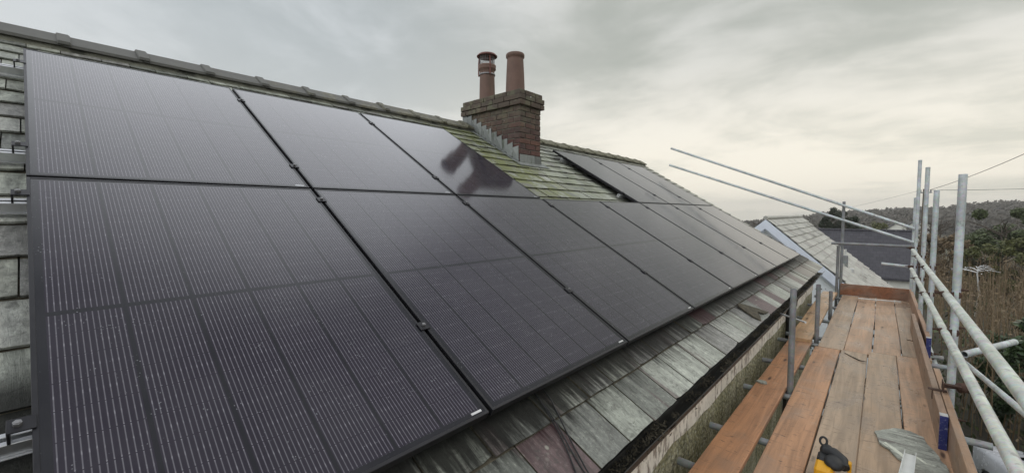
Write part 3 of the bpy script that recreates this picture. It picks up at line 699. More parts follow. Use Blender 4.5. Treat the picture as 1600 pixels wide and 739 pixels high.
# ------------------------------------------------------------------ scaffold tubes
def tube(name, a, b, label, cat, group=None, m='galv', r=.0242):
    a, b = V(a), V(b); t = thing(name, label, cat, a if a.z <= b.z else b, group=group); mb = MB(); mb.pipe(a, b, r)
    mb.build('tube', MT[m], t); return t
def coupler(t, c, d1, d2, m='rust', bolt=True):
    """right-angle coupler at c: a saddle round each tube, with hinged flaps, bolts and nuts"""
    c = V(c); d1 = V(d1).normalized(); d2 = V(d2).normalized(); mb = MB(); nrm = d1.cross(d2).normalized()
    for sgn, d, o in ((1, d1, d2), (-1, d2, d1)):
        cc = c + nrm * .0255 * sgn
        mb.path([cc - d * .021, cc - d * .019, cc + d * .019, cc + d * .021], [.0268, .0302, .0302, .0268], 14)
        b0 = cc + o * .042
        mb.path([b0 - nrm * sgn * .028, b0 + nrm * sgn * .062], .0065, 8)
        mb.path([b0 + nrm * sgn * .022, b0 + nrm * sgn * .036], .0125, 6, 0, True, False)
        M = Matrix((( *d, 0), (*o, 0), (*nrm, 0), (0, 0, 0, 1))).transposed(); M.translation = b0
        mb.cbox(-.018, .018, -.02, .016, -.006, .006, .002, 0, M)
        M.translation = cc - o * .038; mb.cbox(-.02, .02, -.010, .010, -.012, .012, .003, 0, M)
    return mb.build('coupler', MT[m], t)
XO, XR = .437, .386
GO = 'outer scaffold standards along the railing'
outer = []
for (yy, zt, lab) in ((4.53, .285, 'thickest nearest upright scaffold tube on the right with a small stamp'), (6.50, .25, 'second upright scaffold tube on the right, shorter than those behind it'), (7.92, .612, 'third upright scaffold tube on the right, taller than the two in front of it'), (9.66, .87, 'tallest looking thin upright scaffold tube at the far right corner of the walkway')):
    t = tube('scaffold_standard', (XO, yy, GZ), (XO, yy, zt), lab, 'scaffold tube', GO); outer.append((t, yy))
tube('scaffold_standard', (XO - .012, 10.03, GZ), (XO - .012, 10.03, .26), 'short thin upright tube just behind the tallest far corner standard', 'scaffold tube', GO)
GI = 'inner scaffold standards between the walkway and the roof'
inner = []
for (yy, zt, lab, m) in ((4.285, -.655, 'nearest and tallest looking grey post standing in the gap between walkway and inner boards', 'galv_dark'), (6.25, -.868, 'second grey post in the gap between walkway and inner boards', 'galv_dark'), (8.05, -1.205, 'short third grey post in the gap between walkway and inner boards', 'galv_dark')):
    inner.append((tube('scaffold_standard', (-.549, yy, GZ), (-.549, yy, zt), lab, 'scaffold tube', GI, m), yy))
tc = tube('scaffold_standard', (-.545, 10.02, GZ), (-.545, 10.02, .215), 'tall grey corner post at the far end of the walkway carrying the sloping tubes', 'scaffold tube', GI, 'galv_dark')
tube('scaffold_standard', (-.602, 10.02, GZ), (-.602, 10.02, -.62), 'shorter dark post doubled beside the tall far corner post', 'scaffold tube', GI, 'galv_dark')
GR = 'long guard rail tubes along the walkway'
ru = tube('guard_rail', (XR, -1.5, -.6475), (XR, 9.2, -.590), 'upper pale guard rail tube running along the right of the walkway', 'scaffold tube', GR, 'galv_pale')
rl = tube('guard_rail', (XR, -1.5, -.895), (XR, 9.32, -.905), 'lower pale guard rail tube running along the right of the walkway', 'scaffold tube', GR, 'galv_pale')
for t, yy in outer:
    coupler(t, ((XO + XR) / 2, yy, -.634 + (yy - 1) * .00537), (0, 1, 0), (0, 0, 1)); coupler(t, ((XO + XR) / 2, yy, -.90), (0, 1, 0), (0, 0, 1)); coupler(t, (XO, yy + .0, -1.6), (0, 1, 0), (0, 0, 1))
GE = 'scaffold tubes across the gable end'
for (a, b, lab) in (((-3.80, 9.955, 1.535), (.47, 9.955, -.29), 'upper of the two long sloping tubes sticking up against the sky'), ((-3.83, 9.955, 1.145), (.47, 9.955, -.527), 'lower of the two long sloping tubes sticking up against the sky')):
    t = tube('sloping_rail', a, b, lab, 'scaffold tube', 'long sloping tubes at the gable end')
    f = (a[0] + .545) / (a[0] - b[0]); z = a[2] + (b[2] - a[2]) * f
    coupler(t, (-.545, 9.988, z), V(b) - V(a), (0, 0, 1), 'galv_dark')
tube('end_rail', (-.70, 9.905, -.567), (.46, 9.905, -.575), 'dark horizontal tube across the far end of the walkway, crossing the tall corner post', 'scaffold tube', GE, 'galv_dark')
tube('end_rail', (.02, 9.86, -.895), (.42, 9.86, -.925), 'short pale horizontal tube at the far end near the lower guard rail', 'scaffold tube', GE, 'galv')
GT = 'transom tubes under the walkway boards'
for yy, xl, xr, lab in ((2.66, -.93, .50, 'nearest transom tube, its end poking out by the wall at the bottom'), (3.28, -.915, .44, 'transom tube with its end by the wall, second from the picture bottom'), (4.24, -.90, .62, 'transom tube with a grey chip of slate beside its wall end'), (5.15, -.92, .5, 'transom tube whose end shows by the wall left of the nearest grey post'), (6.13, -.935, .60, 'transom tube under the joint of the walkway boards'), (6.5, -.9, .56, 'transom tube just beyond the joint of the walkway boards'), (7.6, -.92, .52, 'transom tube in the far half of the walkway, near the third post'), (8.8, -.92, .50, 'transom tube in the far half of the walkway, near the end'), (9.8, -.92, .46, 'farthest transom tube under the end of the walkway')):
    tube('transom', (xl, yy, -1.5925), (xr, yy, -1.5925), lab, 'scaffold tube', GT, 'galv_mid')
tube('ledger', (XO + .05, -1.5, -1.642), (XO + .05, 10.2, -1.642), 'long outer ledger tube under the walkway edge', 'scaffold tube')
tube('ledger', (-.68, -1.5, -1.642), (-.68, 10.2, -1.642), 'long inner ledger tube under the gap beside the inner boards', 'scaffold tube')
tube('raker', (.49, 4.49, -1.045), (.86, 5.32, -1.07), 'stubby pale tube end sticking out to the right of the nearest upright', 'scaffold tube')
tube('brace', (.50, 4.66, -1.13), (.545, 1.2, -.70), 'thin pale brace tube going down to the right behind the guard rails', 'scaffold tube', None, 'galv', .015)
# rusty toe board clip
t = thing('toe_board_clip', 'rusty brown clip holding the toe boards to the nearest upright', 'clip', (.40, 4.32, -1.36))
mb = MB(); mb.cbox(.30, .40, 4.31, 4.35, -1.302, -1.297, .001); mb.cbox(.322, .327, 4.31, 4.35, -1.37, -1.302, .001)
mb.cbox(.375, .381, 4.27, 4.39, -1.296, -1.23, .001); mb.cbox(.38, .47, 4.31, 4.35, -1.25, -1.244, .001); mb.path([V((.38, 4.33, -1.265)), V((.47, 4.36, -1.265))], .012, 8)
mb.build('bracket', MT['rust'], t)
mb = MB(); mb.path([V((.455, 4.36, -1.27)), V((.46, 4.36, -1.265)), V((.535, 4.40, -1.262)), V((.54, 4.40, -1.262))], [.02, .036, .036, .02], 12); mb.build('sleeve', MT['rust'], t)
# steel rod through the gutter by the first post
mb = MB(); mb.path([(-.80, 5.35, -1.105), (-.50, 4.70, -1.02)], .009, 8); tag(mb.build('steel_rod', MT['steel']), 'thin pale rod sticking out from the gutter behind the nearest grey post', 'rod')

# ------------------------------------------------------------------ things lying on the boards
def slab(name, pts, z, th, m, label, cat, flecks=()):
    n = len(pts); mb = MB(); c = V((sum(p[0] for p in pts) / n, sum(p[1] for p in pts) / n, z))
    # subdivided outline for a chipped edge
    Q = []
    for i in range(n):
        a, b = V((*pts[i], 0)), V((*pts[(i + 1) % n], 0)); k = max(2, int((b - a).length / .02))
        for j in range(k):
            p = a.lerp(b, j / k); d = (b - a).normalized(); q = V((-d.y, d.x, 0)) * (noise.noise(p * 45) * .007 + noise.noise(p * 17) * .010); Q.append(p + q)
    N = len(Q)
    topv = [V((p.x, p.y, z + th)).lerp(V((c.x, c.y, z + th)), .012) for p in Q]; botv = [V((p.x, p.y, z)) for p in Q]
    mb.add(topv + botv, [tuple(range(N)) if True else ()] + [(i, N + i, N + (i + 1) % N, (i + 1) % N) for i in range(N)])
    t = thing(name, label, cat, c); mb.build('slate_body', m, t)
    for f in flecks:
        m2 = MB(); F = [V((a, b, z + th + .0012)) for a, b in f]; m2.add(F + [p - V((0, 0, .003)) for p in F], [tuple(range(len(F)))] + [(i, len(F) + i, len(F) + (i + 1) % len(F), (i + 1) % len(F)) for i in range(len(F))])
        m2.build('fresh_break', MT['fleck'], t)
    return t
slab('broken_slate', [(.016, 3.80), (.040, 3.62), (.075, 3.575), (.125, 3.47), (.185, 3.35), (.27, 3.22), (.345, 3.34), (.352, 3.50), (.30, 3.72), (.262, 3.905), (.20, 3.96), (.125, 3.95)], DECK + .004, .011, MT['shard'], 'large grey green piece of broken slate lying on the boards beside the toe board', 'slate piece',
     [[(.062, 3.635), (.070, 3.655), (.115, 3.60), (.165, 3.51), (.168, 3.485), (.15, 3.49), (.10, 3.57)], [(.205, 3.55), (.21, 3.565), (.25, 3.51), (.262, 3.485), (.245, 3.49)], [(.05, 3.62), (.058, 3.628), (.085, 3.585), (.08, 3.578)]])
# white plastic channel
t = thing('plastic_channel', 'white plastic U shaped channel standing up at the bottom edge beside the broken slate', 'channel', (.15, 3.15, DECK))
mb = MB(); a, b = V((.178, 3.40, DECK + .085)), V((.125, 2.60, DECK + .30)); d = (b - a).normalized(); sx = V((0, 0, 1)).cross(d).normalized(); up = d.cross(sx)
M = Matrix(((*sx, 0), (*d, 0), (*up, 0), (0, 0, 0, 1))).transposed(); M.translation = a; L = (b - a).length
mb.cbox(-.024, .024, 0, L, -.003, 0, .0008, 0, M); mb.cbox(-.026, -.0225, 0, L, -.001, .02, .0008, 0, M); mb.cbox(.0225, .026, 0, L, -.001, .02, .0008, 0, M)
mb.build('channel_body', MT['white'], t)
# yellow and black tool
TO = V((-.183, 3.0, DECK))
t = thing('hand_tool', 'yellow and black hand tool with a loop, lying at the bottom edge of the boards', 'tool', TO)
mb = MB()
def blob(mbx, c, r, mi=0, n=14, k=10):
    c = V(c); rings = []
    for i in range(k + 1):
        th = math.pi * i / k; rings.append([c + V((r[0] * max(math.sin(th), .02) * math.cos(p), r[1] * max(math.sin(th), .02) * math.sin(p), -r[2] * math.cos(th))) for p in [2 * math.pi * j / n for j in range(n)]])
    mbx.ring_loft(rings, mi)
mb.cbox(-.055, .03, -.17, .030, 0, .105, .012, 0, Matrix.Translation(TO)); o = mb.build('body', MT['yellow'], t)
mb = MB(); T = Matrix.Translation(TO)
mb.cbox(-.053, .034, -.07, .04, .085, .118, .014, 0, T); blob(mb, TO + V((-.012, .045, .115)), (.036, .036, .042)); 
mb.path([TO + V(p) for p in ((-.02, .03, .115), (.02, .015, .125), (.06, -.03, .12), (.075, -.07, .10))], [.032, .036, .034, .026], 12); blob(mb, TO + V((.03, -.06, .11)), (.05, .07, .035))
mb.build('rubber_grip', MT['rubber'], t)
mb = MB(); c = TO + V((-.032, .058, .165)); mb.path([c + V((.017 * math.cos(q), .008 * math.sin(q), .021 * math.sin(q))) for q in [2 * math.pi * i / 18 for i in range(19)]], .0065, 8); mb.path([c + V((.012, 0, -.012)), TO + V((.0, .04, .135)), TO + V((.022, .02, .13))], [.008, .014, .016], 8)
mb.build('belt_loop', MT['rubber'], t)
mb = MB(); mb.cbox(.045, .088, -.035, -.005, .12, .128, .002, 0, T @ Matrix.Rotation(-.5, 4, 'Z')); mb.build('steel_clip', MT['steel'], t)
mb = MB(); mb.cbox(.085, .105, -.05, -.015, .07, .128, .005, 0, T); mb.build('thumb_lock', MT['yellow'], t)
# twigs, strip and chips
mb = MB(); mb.path([(-.253, 5.76, DECK + .006), (-.19, 5.66, DECK + .005), (-.12, 5.56, DECK + .007), (-.068, 5.53, DECK + .014)], [.003, .006, .006, .003], 7)
tag(mb.build('twig', MT['bark']), 'thin dark curved sliver lying on the second walkway board', 'twig')
mb = MB(); mb.path([(.275, 6.86, DECK + .006), (.33, 6.84, DECK + .006), (.372, 6.90, DECK + .016)], [.003, .006, .003], 6)
tag(mb.build('twig', MT['bark']), 'small dark twig lying by the toe board beyond the plank joint', 'twig')
mb = MB(); mb.cbox(-.27, .30, 0, .02, 0, .014, .002, 0, Matrix.Translation((0, 9.66, DECK + .003)) @ Matrix.Rotation(.16, 4, 'Z'))
tag(mb.build('white_strip', MT['white']), 'thin white strip lying across the far end of the walkway', 'strip')
slab('slate_chip', [(-.80, 4.25), (-.76, 4.215), (-.715, 4.235), (-.735, 4.285), (-.78, 4.29)], DECK + .003, .012, MT['shard'], 'small curled grey chip lying at the edge of the inner board', 'slate piece')

# ------------------------------------------------------------------ setting: terrain, woods
def sky_line(az):                             # height of the hill crest 600 m off, by azimuth in degrees (0 = along the ridge)
    pts = [(-180, -10), (-60, -22), (-30, -21), (-12.6, -19), (-8, -13), (-3.6, -5), (3, -1.5), (9, 3), (18, 9), (40, 16), (70, 8), (180, -10)]
    for (a, h), (b, k) in zip(pts, pts[1:]):
        if a <= az <= b:
            t = (az - a) / (b - a); t = t * t * (3 - 2 * t); return h + (k - h) * t
    return -10
def ss(a, b, x):
    t = min(1, max(0, (x - a) / (b - a))); return t * t * (3 - 2 * t)
def ground(x, y):
    r = math.hypot(x, y); az = math.degrees(math.atan2(x, y))
    z = GZ - 4.5 * ss(40, 150, r)
    z += (sky_line(az) + 9.5) * ss(150, 560, r) - 30 * ss(650, 2500, r) + noise.noise(V((x * .004, y * .004, 0))) * 5 * ss(120, 400, r) * (1 - ss(500, 620, r) * .5) + .12 * noise.noise(V((x * .3, y * .3, 0)))
    return z
mb = MB(); rad_ = [0.5, 3, 6, 9, 12, 16, 20, 26, 34, 44, 56, 70, 90, 115, 145, 180, 215, 250, 290, 330, 370, 410, 450, 490, 530, 565, 600, 640, 700, 800, 1000, 1250, 1500]
na = 180; vs = []
for r in rad_:
    for k in range(na):
        a = 2 * math.pi * k / na; x, y = r * math.sin(a), r * math.cos(a); vs.append(V((x, y, ground(x, y))))
fs = [(i * na + k, (i + 1) * na + k, (i + 1) * na + (k + 1) % na, i * na + (k + 1) % na) for i in range(len(rad_) - 1) for k in range(na)] + [tuple(range(na))]
mb.add(vs, fs, 0, True); tag(mb.build('ground', MT['ground'], None, origin=(0, 0, 0)), kind='structure')
# distant woodland on the hill
mb = MB()
for i in range(7000):
    az = R.uniform(-24, 40); r = R.uniform(230, 640); a = rad(az); x, y = r * math.sin(a), r * math.cos(a)
    d = noise.noise(V((x * .011, y * .011, 5))) + (.5 if r > 470 else 0) + ss(330, 200, r) * .2
    if d < .02: continue
    h = R.uniform(4, 7.0); w = R.uniform(3., 5.5); z = ground(x, y)
    for k in range(17):
        t = R.random(); q = math.sqrt(1 - (2 * t - 1) ** 2) * w * .6
        mb.leaf(V((x + R.gauss(0, 1) * q * .55, y + R.gauss(0, 1) * q * .55, z + h * (.12 + .85 * t))), R.uniform(.6, 1.3), 0, .8)
tag(mb.build('hill_woodland', MT['wood'], None, origin=(0, 0, 0)), 'dark bare woodland covering the distant hill', 'woodland', kind='stuff')
# brown brush field on the right
mb = MB()
def in_brush(x, y):
    if y < 2.5: return False
    if x < 1.7 + .25 * math.sin(y * .8): return False
    if y > 15 and x < 1.35 - (y - 15) * .02: return False
    return x < 5 + y * .75
cnt = 0
while cnt < 7500:
    y = 3 + 55 * R.random() ** 1.6; x = R.uniform(.8, 6 + y * .5)
    if not in_brush(x, y) or (7.0 < y < 12.4 and x < 3.3): continue
    cnt += 1; z = ground(x, y); h = R.uniform(1.7, 2.9) * (1 + .25 * noise.noise(V((x * .25, y * .25, 0)))); wd = R.uniform(.006, .012) * (1 + y * .022)
    a = R.uniform(0, 6.28); lean = V((math.cos(a), math.sin(a), 0)) * R.uniform(.05, .5); side = V((math.cos(a + 1.3), math.sin(a + 1.3), 0))
    p0 = V((x, y, z)); P = [p0, p0 + lean * .3 + V((0, 0, h * .5)), p0 + lean + V((0, 0, h))]
    W_ = [wd, wd * .8, wd * .25]
    vs = [];
    for p, w in zip(P, W_): vs += [p - side * w, p + side * w]
    mb.add(vs, [(0, 1, 3, 2), (2, 3, 5, 4)])
    for k in range(R.randint(3, 6)):
        t = R.uniform(.3, .95); p = P[0].lerp(P[2], t); b = R.uniform(0, 6.28); L = R.uniform(.2, .55); q = p + V((math.cos(b) * L * .6, math.sin(b) * L * .6, L * .8)); s2 = V((-math.sin(b), math.cos(b), 0)) * wd * .55
        mb.add([p - s2, p + s2, q], [(0, 1, 2)])
    for k in range(3): mb.leaf(p0 + lean * R.random() + V((R.gauss(0, .15), R.gauss(0, .15), h * R.uniform(.1, .9))), R.uniform(.03, .07) * (1 + y * .012), 0, .4)
tag(mb.build('brown_brush', MT['brown'], None, origin=(0, 0, GZ)), 'tangle of brown leafless stems on the rough ground beyond the railing', 'brush', kind='stuff')
mb = MB()                                    # low dark undergrowth at its foot
for i in range(9000):
    y = 2 + 34 * R.random() ** 1.5; x = R.uniform(.9, 6 + y * .5)
    mb.leaf(V((x, y, ground(x, y) + abs(R.gauss(0, .22)))), R.uniform(.04, .12) * (1 + y * .02), 0, .5, .5)
tag(mb.build('undergrowth', MT['green'], None, origin=(0, 0, GZ)), 'low dark undergrowth on the rough ground', 'undergrowth', kind='stuff')

# ------------------------------------------------------------------ trees and shrubs
def tree(name, label, x, y, h, w, leafm, kind, n, group=None, ls=.22, trunk='bark', base=.15, z0=None):
    z = ground(x, y) if z0 is None else z0
    t = thing(name, label, 'tree' if 'tree' in name or name == 'conifer' else 'shrub', (x, y, z), group=group); mb = MB(); B = V((x, y, z))
    tr = max(.03, h * .018); tips = []
    if kind != 'bush':
        mb.path([B + V((R.gauss(0, .02) * h * k / 6, R.gauss(0, .02) * h * k / 6, h * .9 * k / 6 - .1)) for k in range(7)], [tr * (1.2 - k * .17) for k in range(7)], 7)
    for k in range(22 if kind != 'bare' else 60):
        f = R.uniform(base, .92); a = R.uniform(0, 6.28); L = w * (1.05 - f if kind == 'cone' else math.sqrt(max(.05, 1 - (2 * f - 1) ** 2))) * R.uniform(.55, 1)
        p = B + V((0, 0, h * f * .85)); q = p + V((math.cos(a) * L, math.sin(a) * L, L * (.1 if kind == 'cone' else .55))); m = p.lerp(q, .5) + V((0, 0, .05 * L))
        mb.path([p, m, q], [tr * .4, tr * .25, tr * .08], 5); tips.append((p, m, q))
        if kind == 'bare':
            for j in range(7):
                s = m.lerp(q, R.random()); e = s + V((R.gauss(0, .3), R.gauss(0, .3), R.uniform(.1, .6))) * L * .5; mb.path([s, s.lerp(e, .5) + V((0, 0, .04)), e], [tr * .14, tr * .1, tr * .04], 4)
    mb.build('trunk', MT[trunk], t)
    if kind == 'bare': return t
    cb = MB()
    clumps = []
    for k in range(int(16 + w * 6)):
        f = R.uniform(base, 1); rr = (1.0 - f) * w if kind == 'cone' else w * (1.02 - f) ** .6 * R.uniform(.4, 1.) if kind == 'cone2' else w * math.sqrt(max(.03, 1 - (2 * f - 1) ** 2)) * R.uniform(.55, 1.0)
        a = R.uniform(0, 6.28); clumps.append((B + V((math.cos(a) * rr, math.sin(a) * rr, h * f)), w * R.uniform(.14, .32) * (1.2 - .6 * f if kind == 'cone' else 1)))
    for k in range(n):
        c, cr = clumps[R.randrange(len(clumps))]; d = V((R.gauss(0, 1), R.gauss(0, 1), R.gauss(0, .75))); d = d.normalized() * cr * R.random() ** .4
        cb.leaf(c + d, ls * R.uniform(.6, 1.3), 0, .5, .4)
    cb.build('crown', MT[leafm], t); return t
CG = 'dark conifers behind the neighbouring roofs'
for (x, y, h, lab) in ((-5.3, 66, 5.2, 'leftmost dark conifer behind the dark slate roof'), (-4.5, 64, 5.9, 'dark conifer second from the left behind the dark slate roof'), (-3.9, 66, 5.75, 'dark conifer in the middle of the clump behind the dark slate roof'), (-3.2, 63, 5.7, 'dark conifer left of the tall corner post'), (-2.5, 64, 5.0, 'rightmost dark conifer, right of the tall corner post')):
    tree('conifer', lab, x, y, h, 1.3, 'conifer', 'cone2', 5200, CG, .12)
tree('round_bush', 'low round olive bush beyond the dark roof ridge', -.2, 70, 4.6, 1.7, 'olive', 'bush', 1800, None, .16)
tree('evergreen_tree', 'broad green evergreen tree behind the nearest upright tube on the right', 5.7, 40, 5.25, 2.2, 'green', 'round', 15000, None, .13, base=.1)
tree('evergreen_tree', 'olive green bushy tree at the foot of the broad evergreen', 6.4, 36, 3.5, 1.7, 'olive', 'round', 8000, None, .11, base=.05)
for (x, y, h, w, m, lab) in ((2.5, 41, 3.3, 1.2, 'brown', 'brown twiggy shrub between the second and third far uprights'), (3.5, 39, 3.4, 1.2, 'brown', 'brown twiggy shrub just left of the nearest upright tube'), (4.4, 37, 3.0, 1.1, 'olive', 'olive shrub just right of the nearest upright tube'), (8.3, 40, 3.9, 1.4, 'brown', 'brown twiggy shrub at the right edge under the pale bare tree')):
    tree('twiggy_shrub', lab, x, y, h, w, m, 'bush', 5000, 'shrubs beyond the brown brush', .10, base=.05)
tree('bare_tree', 'bare grey branching tree at the right edge above the brush', 6.9, 40, 5.2, 1.3, 'wood', 'bare', 0, None, trunk='pale_bark')
BG = 'bare brown trees beyond the brush'
for (x, y, h, w, lab) in ((1.9, 44, 4.6, 1.1, 'bare brown tree seen between the two far uprights'), (3.0, 48, 5.0, 1.3, 'bare brown tree just left of the nearest upright'), (4.0, 55, 5.2, 1.4, 'bare brown tree behind the nearest upright'), (9.2, 52, 5.6, 1.6, 'bare brown tree near the right edge behind the pale bare tree'), (-12.8, 66, 5.3, 1.6, 'dark bare tree left of the pale gable, over the roof verge')):
    tree('bare_tree', lab, x, y, h, w, 'wood', 'bare', 0, BG)
tree('laurel_shrub', 'glossy dark green shrub at the right edge behind the guard rail', 2.75, 14.2, 2.55, 1.05, 'laurel', 'bush', 5200, None, .075)
tree('laurel_shrub', 'glossy dark green shrub low at the right edge, nearer one', 3.0, 11.0, 2.0, .95, 'laurel', 'bush', 3600, None, .07)
mb = MB(); B = V((3.5, 29.6, -5.2)); mb.path([B, B + V((.1, 0, 1.4)), B + V((-.0, 0, 2.3)), B + V((.02, 0, 2.52))], [.035, .035, .03, .02], 7)
for k in range(9):
    a = R.choice((0, math.pi)) + R.gauss(0, .25); L = R.uniform(.2, .95); p = B + V((0, 0, 2.45 + R.uniform(-.1, .15))); mb.path([p, p + V((math.cos(a) * L * .5, math.sin(a) * L * .5, .12)), p + V((math.cos(a) * L, math.sin(a) * L, R.uniform(-.05, .15)))], [.02, .014, .008], 5)
for k in range(34): mb.leaf(B + V((R.gauss(0, .42), R.gauss(0, .2), 2.5 + R.gauss(0, .06))), R.uniform(.02, .05), 0, .7)
tag(mb.build('cut_tree', MT['steel']), 'pale whitish cut branch standing among the brown brush', 'branch')

# ------------------------------------------------------------------ neighbouring buildings
def gable_house():
    YA, YB = 12.5, 18.9; ax, az = -2.262, -.135; hw, hz = 2.95, 2.67
    t = thing('gabled_house', 'neighbouring house with pale blue gable and light grey slate roof beyond the walkway', 'house', (ax, (YA + YB) / 2, GZ))
    mb = MB(); wz = az - hz - .08
    P = [(ax - hw + .2, GZ), (ax - hw + .2, wz + .0), (ax, az - .14), (ax + hw - .2, wz), (ax + hw - .2, GZ)]; n = 5
    mb.add([V((x, YA + .12, z)) for x, z in P] + [V((x, YB - .1, z)) for x, z in P], [tuple(range(n)), tuple(reversed(range(n, 2 * n)))] + [(i, n + i, n + i + 1, i + 1) for i in range(n - 1)]); mb.build('wall', MT['bluewall'], t)
    mb = MB(); sl = math.atan2(hz, hw); ln = math.hypot(hw, hz)
    for sd in (1, -1):
        k = 0; s = 0
        while s < ln:
            y = YA - .03 + R.uniform(-.2, 0)
            while y < YB:
                w = R.uniform(.22, .36); y1 = min(y + w, YB); ya = max(y, YA - .03)
                if y1 - ya > .04:
                    d0, d1 = s, min(s + .30, ln); f = lambda d, o: V((ax + sd * (d * math.cos(sl) + o * math.sin(sl)), 0, az - d * math.sin(sl) + o * math.cos(sl)))
                    a, b = f(d0, -.008), f(d1, .022 + R.uniform(0, .014)); c = f(d1, -.004)
                    G_ = .008; tl = R.uniform(-.008, .008); q = [V((a.x, ya + G_, a.z)), V((a.x, y1 - G_, a.z)), V((b.x, y1 - G_, b.z + tl)), V((b.x, ya + G_, b.z - tl)), V((c.x, ya + G_, c.z)), V((c.x, y1 - G_, c.z))]
                    mb.add(q, [(0, 1, 2, 3), (3, 2, 5, 4)] if sd < 0 else [(3, 2, 1, 0), (4, 5, 2, 3)])
                y = y1 if y1 > y else y + w
            s += .215; k += 1
    r = mb.build('roof', MT['slate_pale'], t, origin=(ax, YA, az))
    mb = MB()
    for i in range(14):
        y0 = YA - .03 + i * .452; mb.path([V((ax, y0, az + .012)), V((ax, y0 + .445, az + .012))], .055, 8)
    mb.build('ridge_tile', MT['slate_pale'], r)
    for sd in (1, -1):
        mb = MB(); d = V((sd * math.cos(sl), 0, -math.sin(sl))); nn = V((sd * math.sin(sl), 0, math.cos(sl)))
        f = lambda dd, o, y: V((ax, y, az)) + d * dd + nn * o
        def mitre(o0, o1, y0, y1, dl):
            F = [V((ax, y0, az + o1 / math.cos(sl))), V((ax, y0, az + o0 / math.cos(sl))), f(dl, o0, y0), f(dl, o1, y0)]; Q = [p + V((0, y1 - y0, 0)) for p in F]
            mb.add(F + Q, [(0, 1, 2, 3), (7, 6, 5, 4), (0, 4, 5, 1), (1, 5, 6, 2), (2, 6, 7, 3), (3, 7, 4, 0)])
        mitre(-.20, -.02, YA - .035, YA, ln + .02); mitre(-.036, -.022, YA + .001, YA + .118, ln); mb.build('bargeboard', MT['barge'], t)
        mb = MB(); mitre(-.25, -.203, YA + .04, YA + .118, ln - .05); mb.build('soffit_trim', MT['barge'], t)
    # little dark dormer vent on the slope
    q = lambda d, y, o: V((ax + d * math.cos(sl) + o * math.sin(sl), y, az - d * math.sin(sl) + o * math.cos(sl)))
    c = q(2.05, 15.2, .0); mb = MB(); mb.cbox(c.x - .08, c.x + .06, c.y - .07, c.y + .07, c.z - .2, c.z + .30, .01); mb.build('vent_stack', MT['galv_dark'], t)
    mb = MB(); mb.cbox(c.x - .05, c.x + .20, c.y - .13, c.y + .13, c.z - .2, c.z - .06, .01); mb.build('vent_flashing', MT['steel'], t)
    mb = MB(); mb.path([c + V((0, 0, .30)), c + V((0, 0, .48))], .02, 6); mb.build('vent_pipe', MT['steel'], t)
    # ivy scraps on the gable
    mb = MB()
    for i in range(620):
        x = R.uniform(ax + .6, ax + hw - .2); lim = az - (x - ax) * hz / hw - .35; z = R.uniform(GZ + .3, lim) 
        if noise.noise(V((x * 1.6, z * 1.6, 2))) < .08: continue
        for k in range(3): mb.leaf(V((x + R.gauss(0, .05), YA + .095 + R.uniform(-.03, 0), z + R.gauss(0, .05))), R.uniform(.015, .035), 0, .6)
    tag(mb.build('ivy', MT['conifer']), 'scattered dark ivy scraps on the pale blue gable wall', 'ivy', kind='stuff')
gable_house()
def simple_house(name, label, x0, x1, y0, y1, zr, ze, wallm, roofm, win=True, group=None, ridge_x=True):
    t = thing(name, label, 'house', ((x0 + x1) / 2, (y0 + y1) / 2, ground((x0 + x1) / 2, y0) - .3), group=group); zb = t.location.z; o = .3
    mb = MB(); 
    if ridge_x:
        ym = (y0 + y1) / 2
        P = [(y0, zb), (y0, ze), (ym, zr - .08), (y1, ze), (y1, zb)]; pt = lambda x, p: V((x, *p))
        A_, B_ = x0, x1; ends = (x0 - o, x1 + o); r0 = [(y0 - o, ze - o * (zr - ze) / (ym - y0)), (ym, zr), (y1 + o, ze - o * (zr - ze) / (ym - y0))]
    else:
        xm = (x0 + x1) / 2
        P = [(x0, zb), (x0, ze), (xm, zr - .08), (x1, ze), (x1, zb)]; pt = lambda y, p: V((p[0], y, p[1]))
        A_, B_ = y0, y1; ends = (y0 - o, y1 + o); r0 = [(x0 - o, ze - o * (zr - ze) / (xm - x0)), (xm, zr), (x1 + o, ze - o * (zr - ze) / (xm - x0))]
    mb.add([pt(A_, p) for p in P] + [pt(B_, p) for p in P], [tuple(range(5)), tuple(reversed(range(5, 10)))] + [(i, 5 + i, 6 + i, i + 1) for i in range(4)]); mb.build('wall', wallm, t)
    r0 = r0 + [(p[0], p[1] - .12) for p in reversed(r0)]
    mb = MB(); mb.ring_loft([[pt(ends[0], p) for p in r0], [pt(ends[1], p) for p in r0]], 0, False)
    org = pt(ends[0], r0[0]); r = mb.build('roof', roofm, t); 
    if ridge_x:
        mb = MB(); k = 0; x = ends[0]
        while x < ends[1] - .1: mb.path([V((x, (y0 + y1) / 2, zr + .03)), V((min(x + .44, ends[1]), (y0 + y1) / 2, zr + .03))], .075, 7); x += .45
        mb.build('ridge_tile', roofm, r)
    if win:
        L = (x1 - x0) if ridge_x else (y1 - y0); n = max(2, int(L / 2.6))
        for i in range(n):
            c = (x0 if ridge_x else y0) + L * (i + .5) / n; f = MB()
            if ridge_x: f.box(c - .55, c + .55, y0 - .04, y0 + .02, ze - 1.5, ze - .4)
            else: f.box(x0 - .04, x0 + .02, c - .55, c + .55, ze - 1.5, ze - .4)
            w = f.build('window', MT['white'], t); g = MB()
            if ridge_x: g.box(c - .48, c + .48, y0 - .05, y0 - .042, ze - 1.43, ze - .47)
            else: g.box(x0 - .05, x0 - .042, c - .48, c + .48, ze - 1.43, ze - .47)
            g.build('pane', MT['carglass'], w)
    return t
def darkm():
    # slopes are mapped by position along the eaves and up the slope
    return MT['darkroof']
t = simple_house('dark_roofed_house', 'long low house with a plain dark grey slate roof behind the pale gable', -4.4, 1.35, 32.6, 39.6, -1.16, -3.55, MT['cream'], darkm())
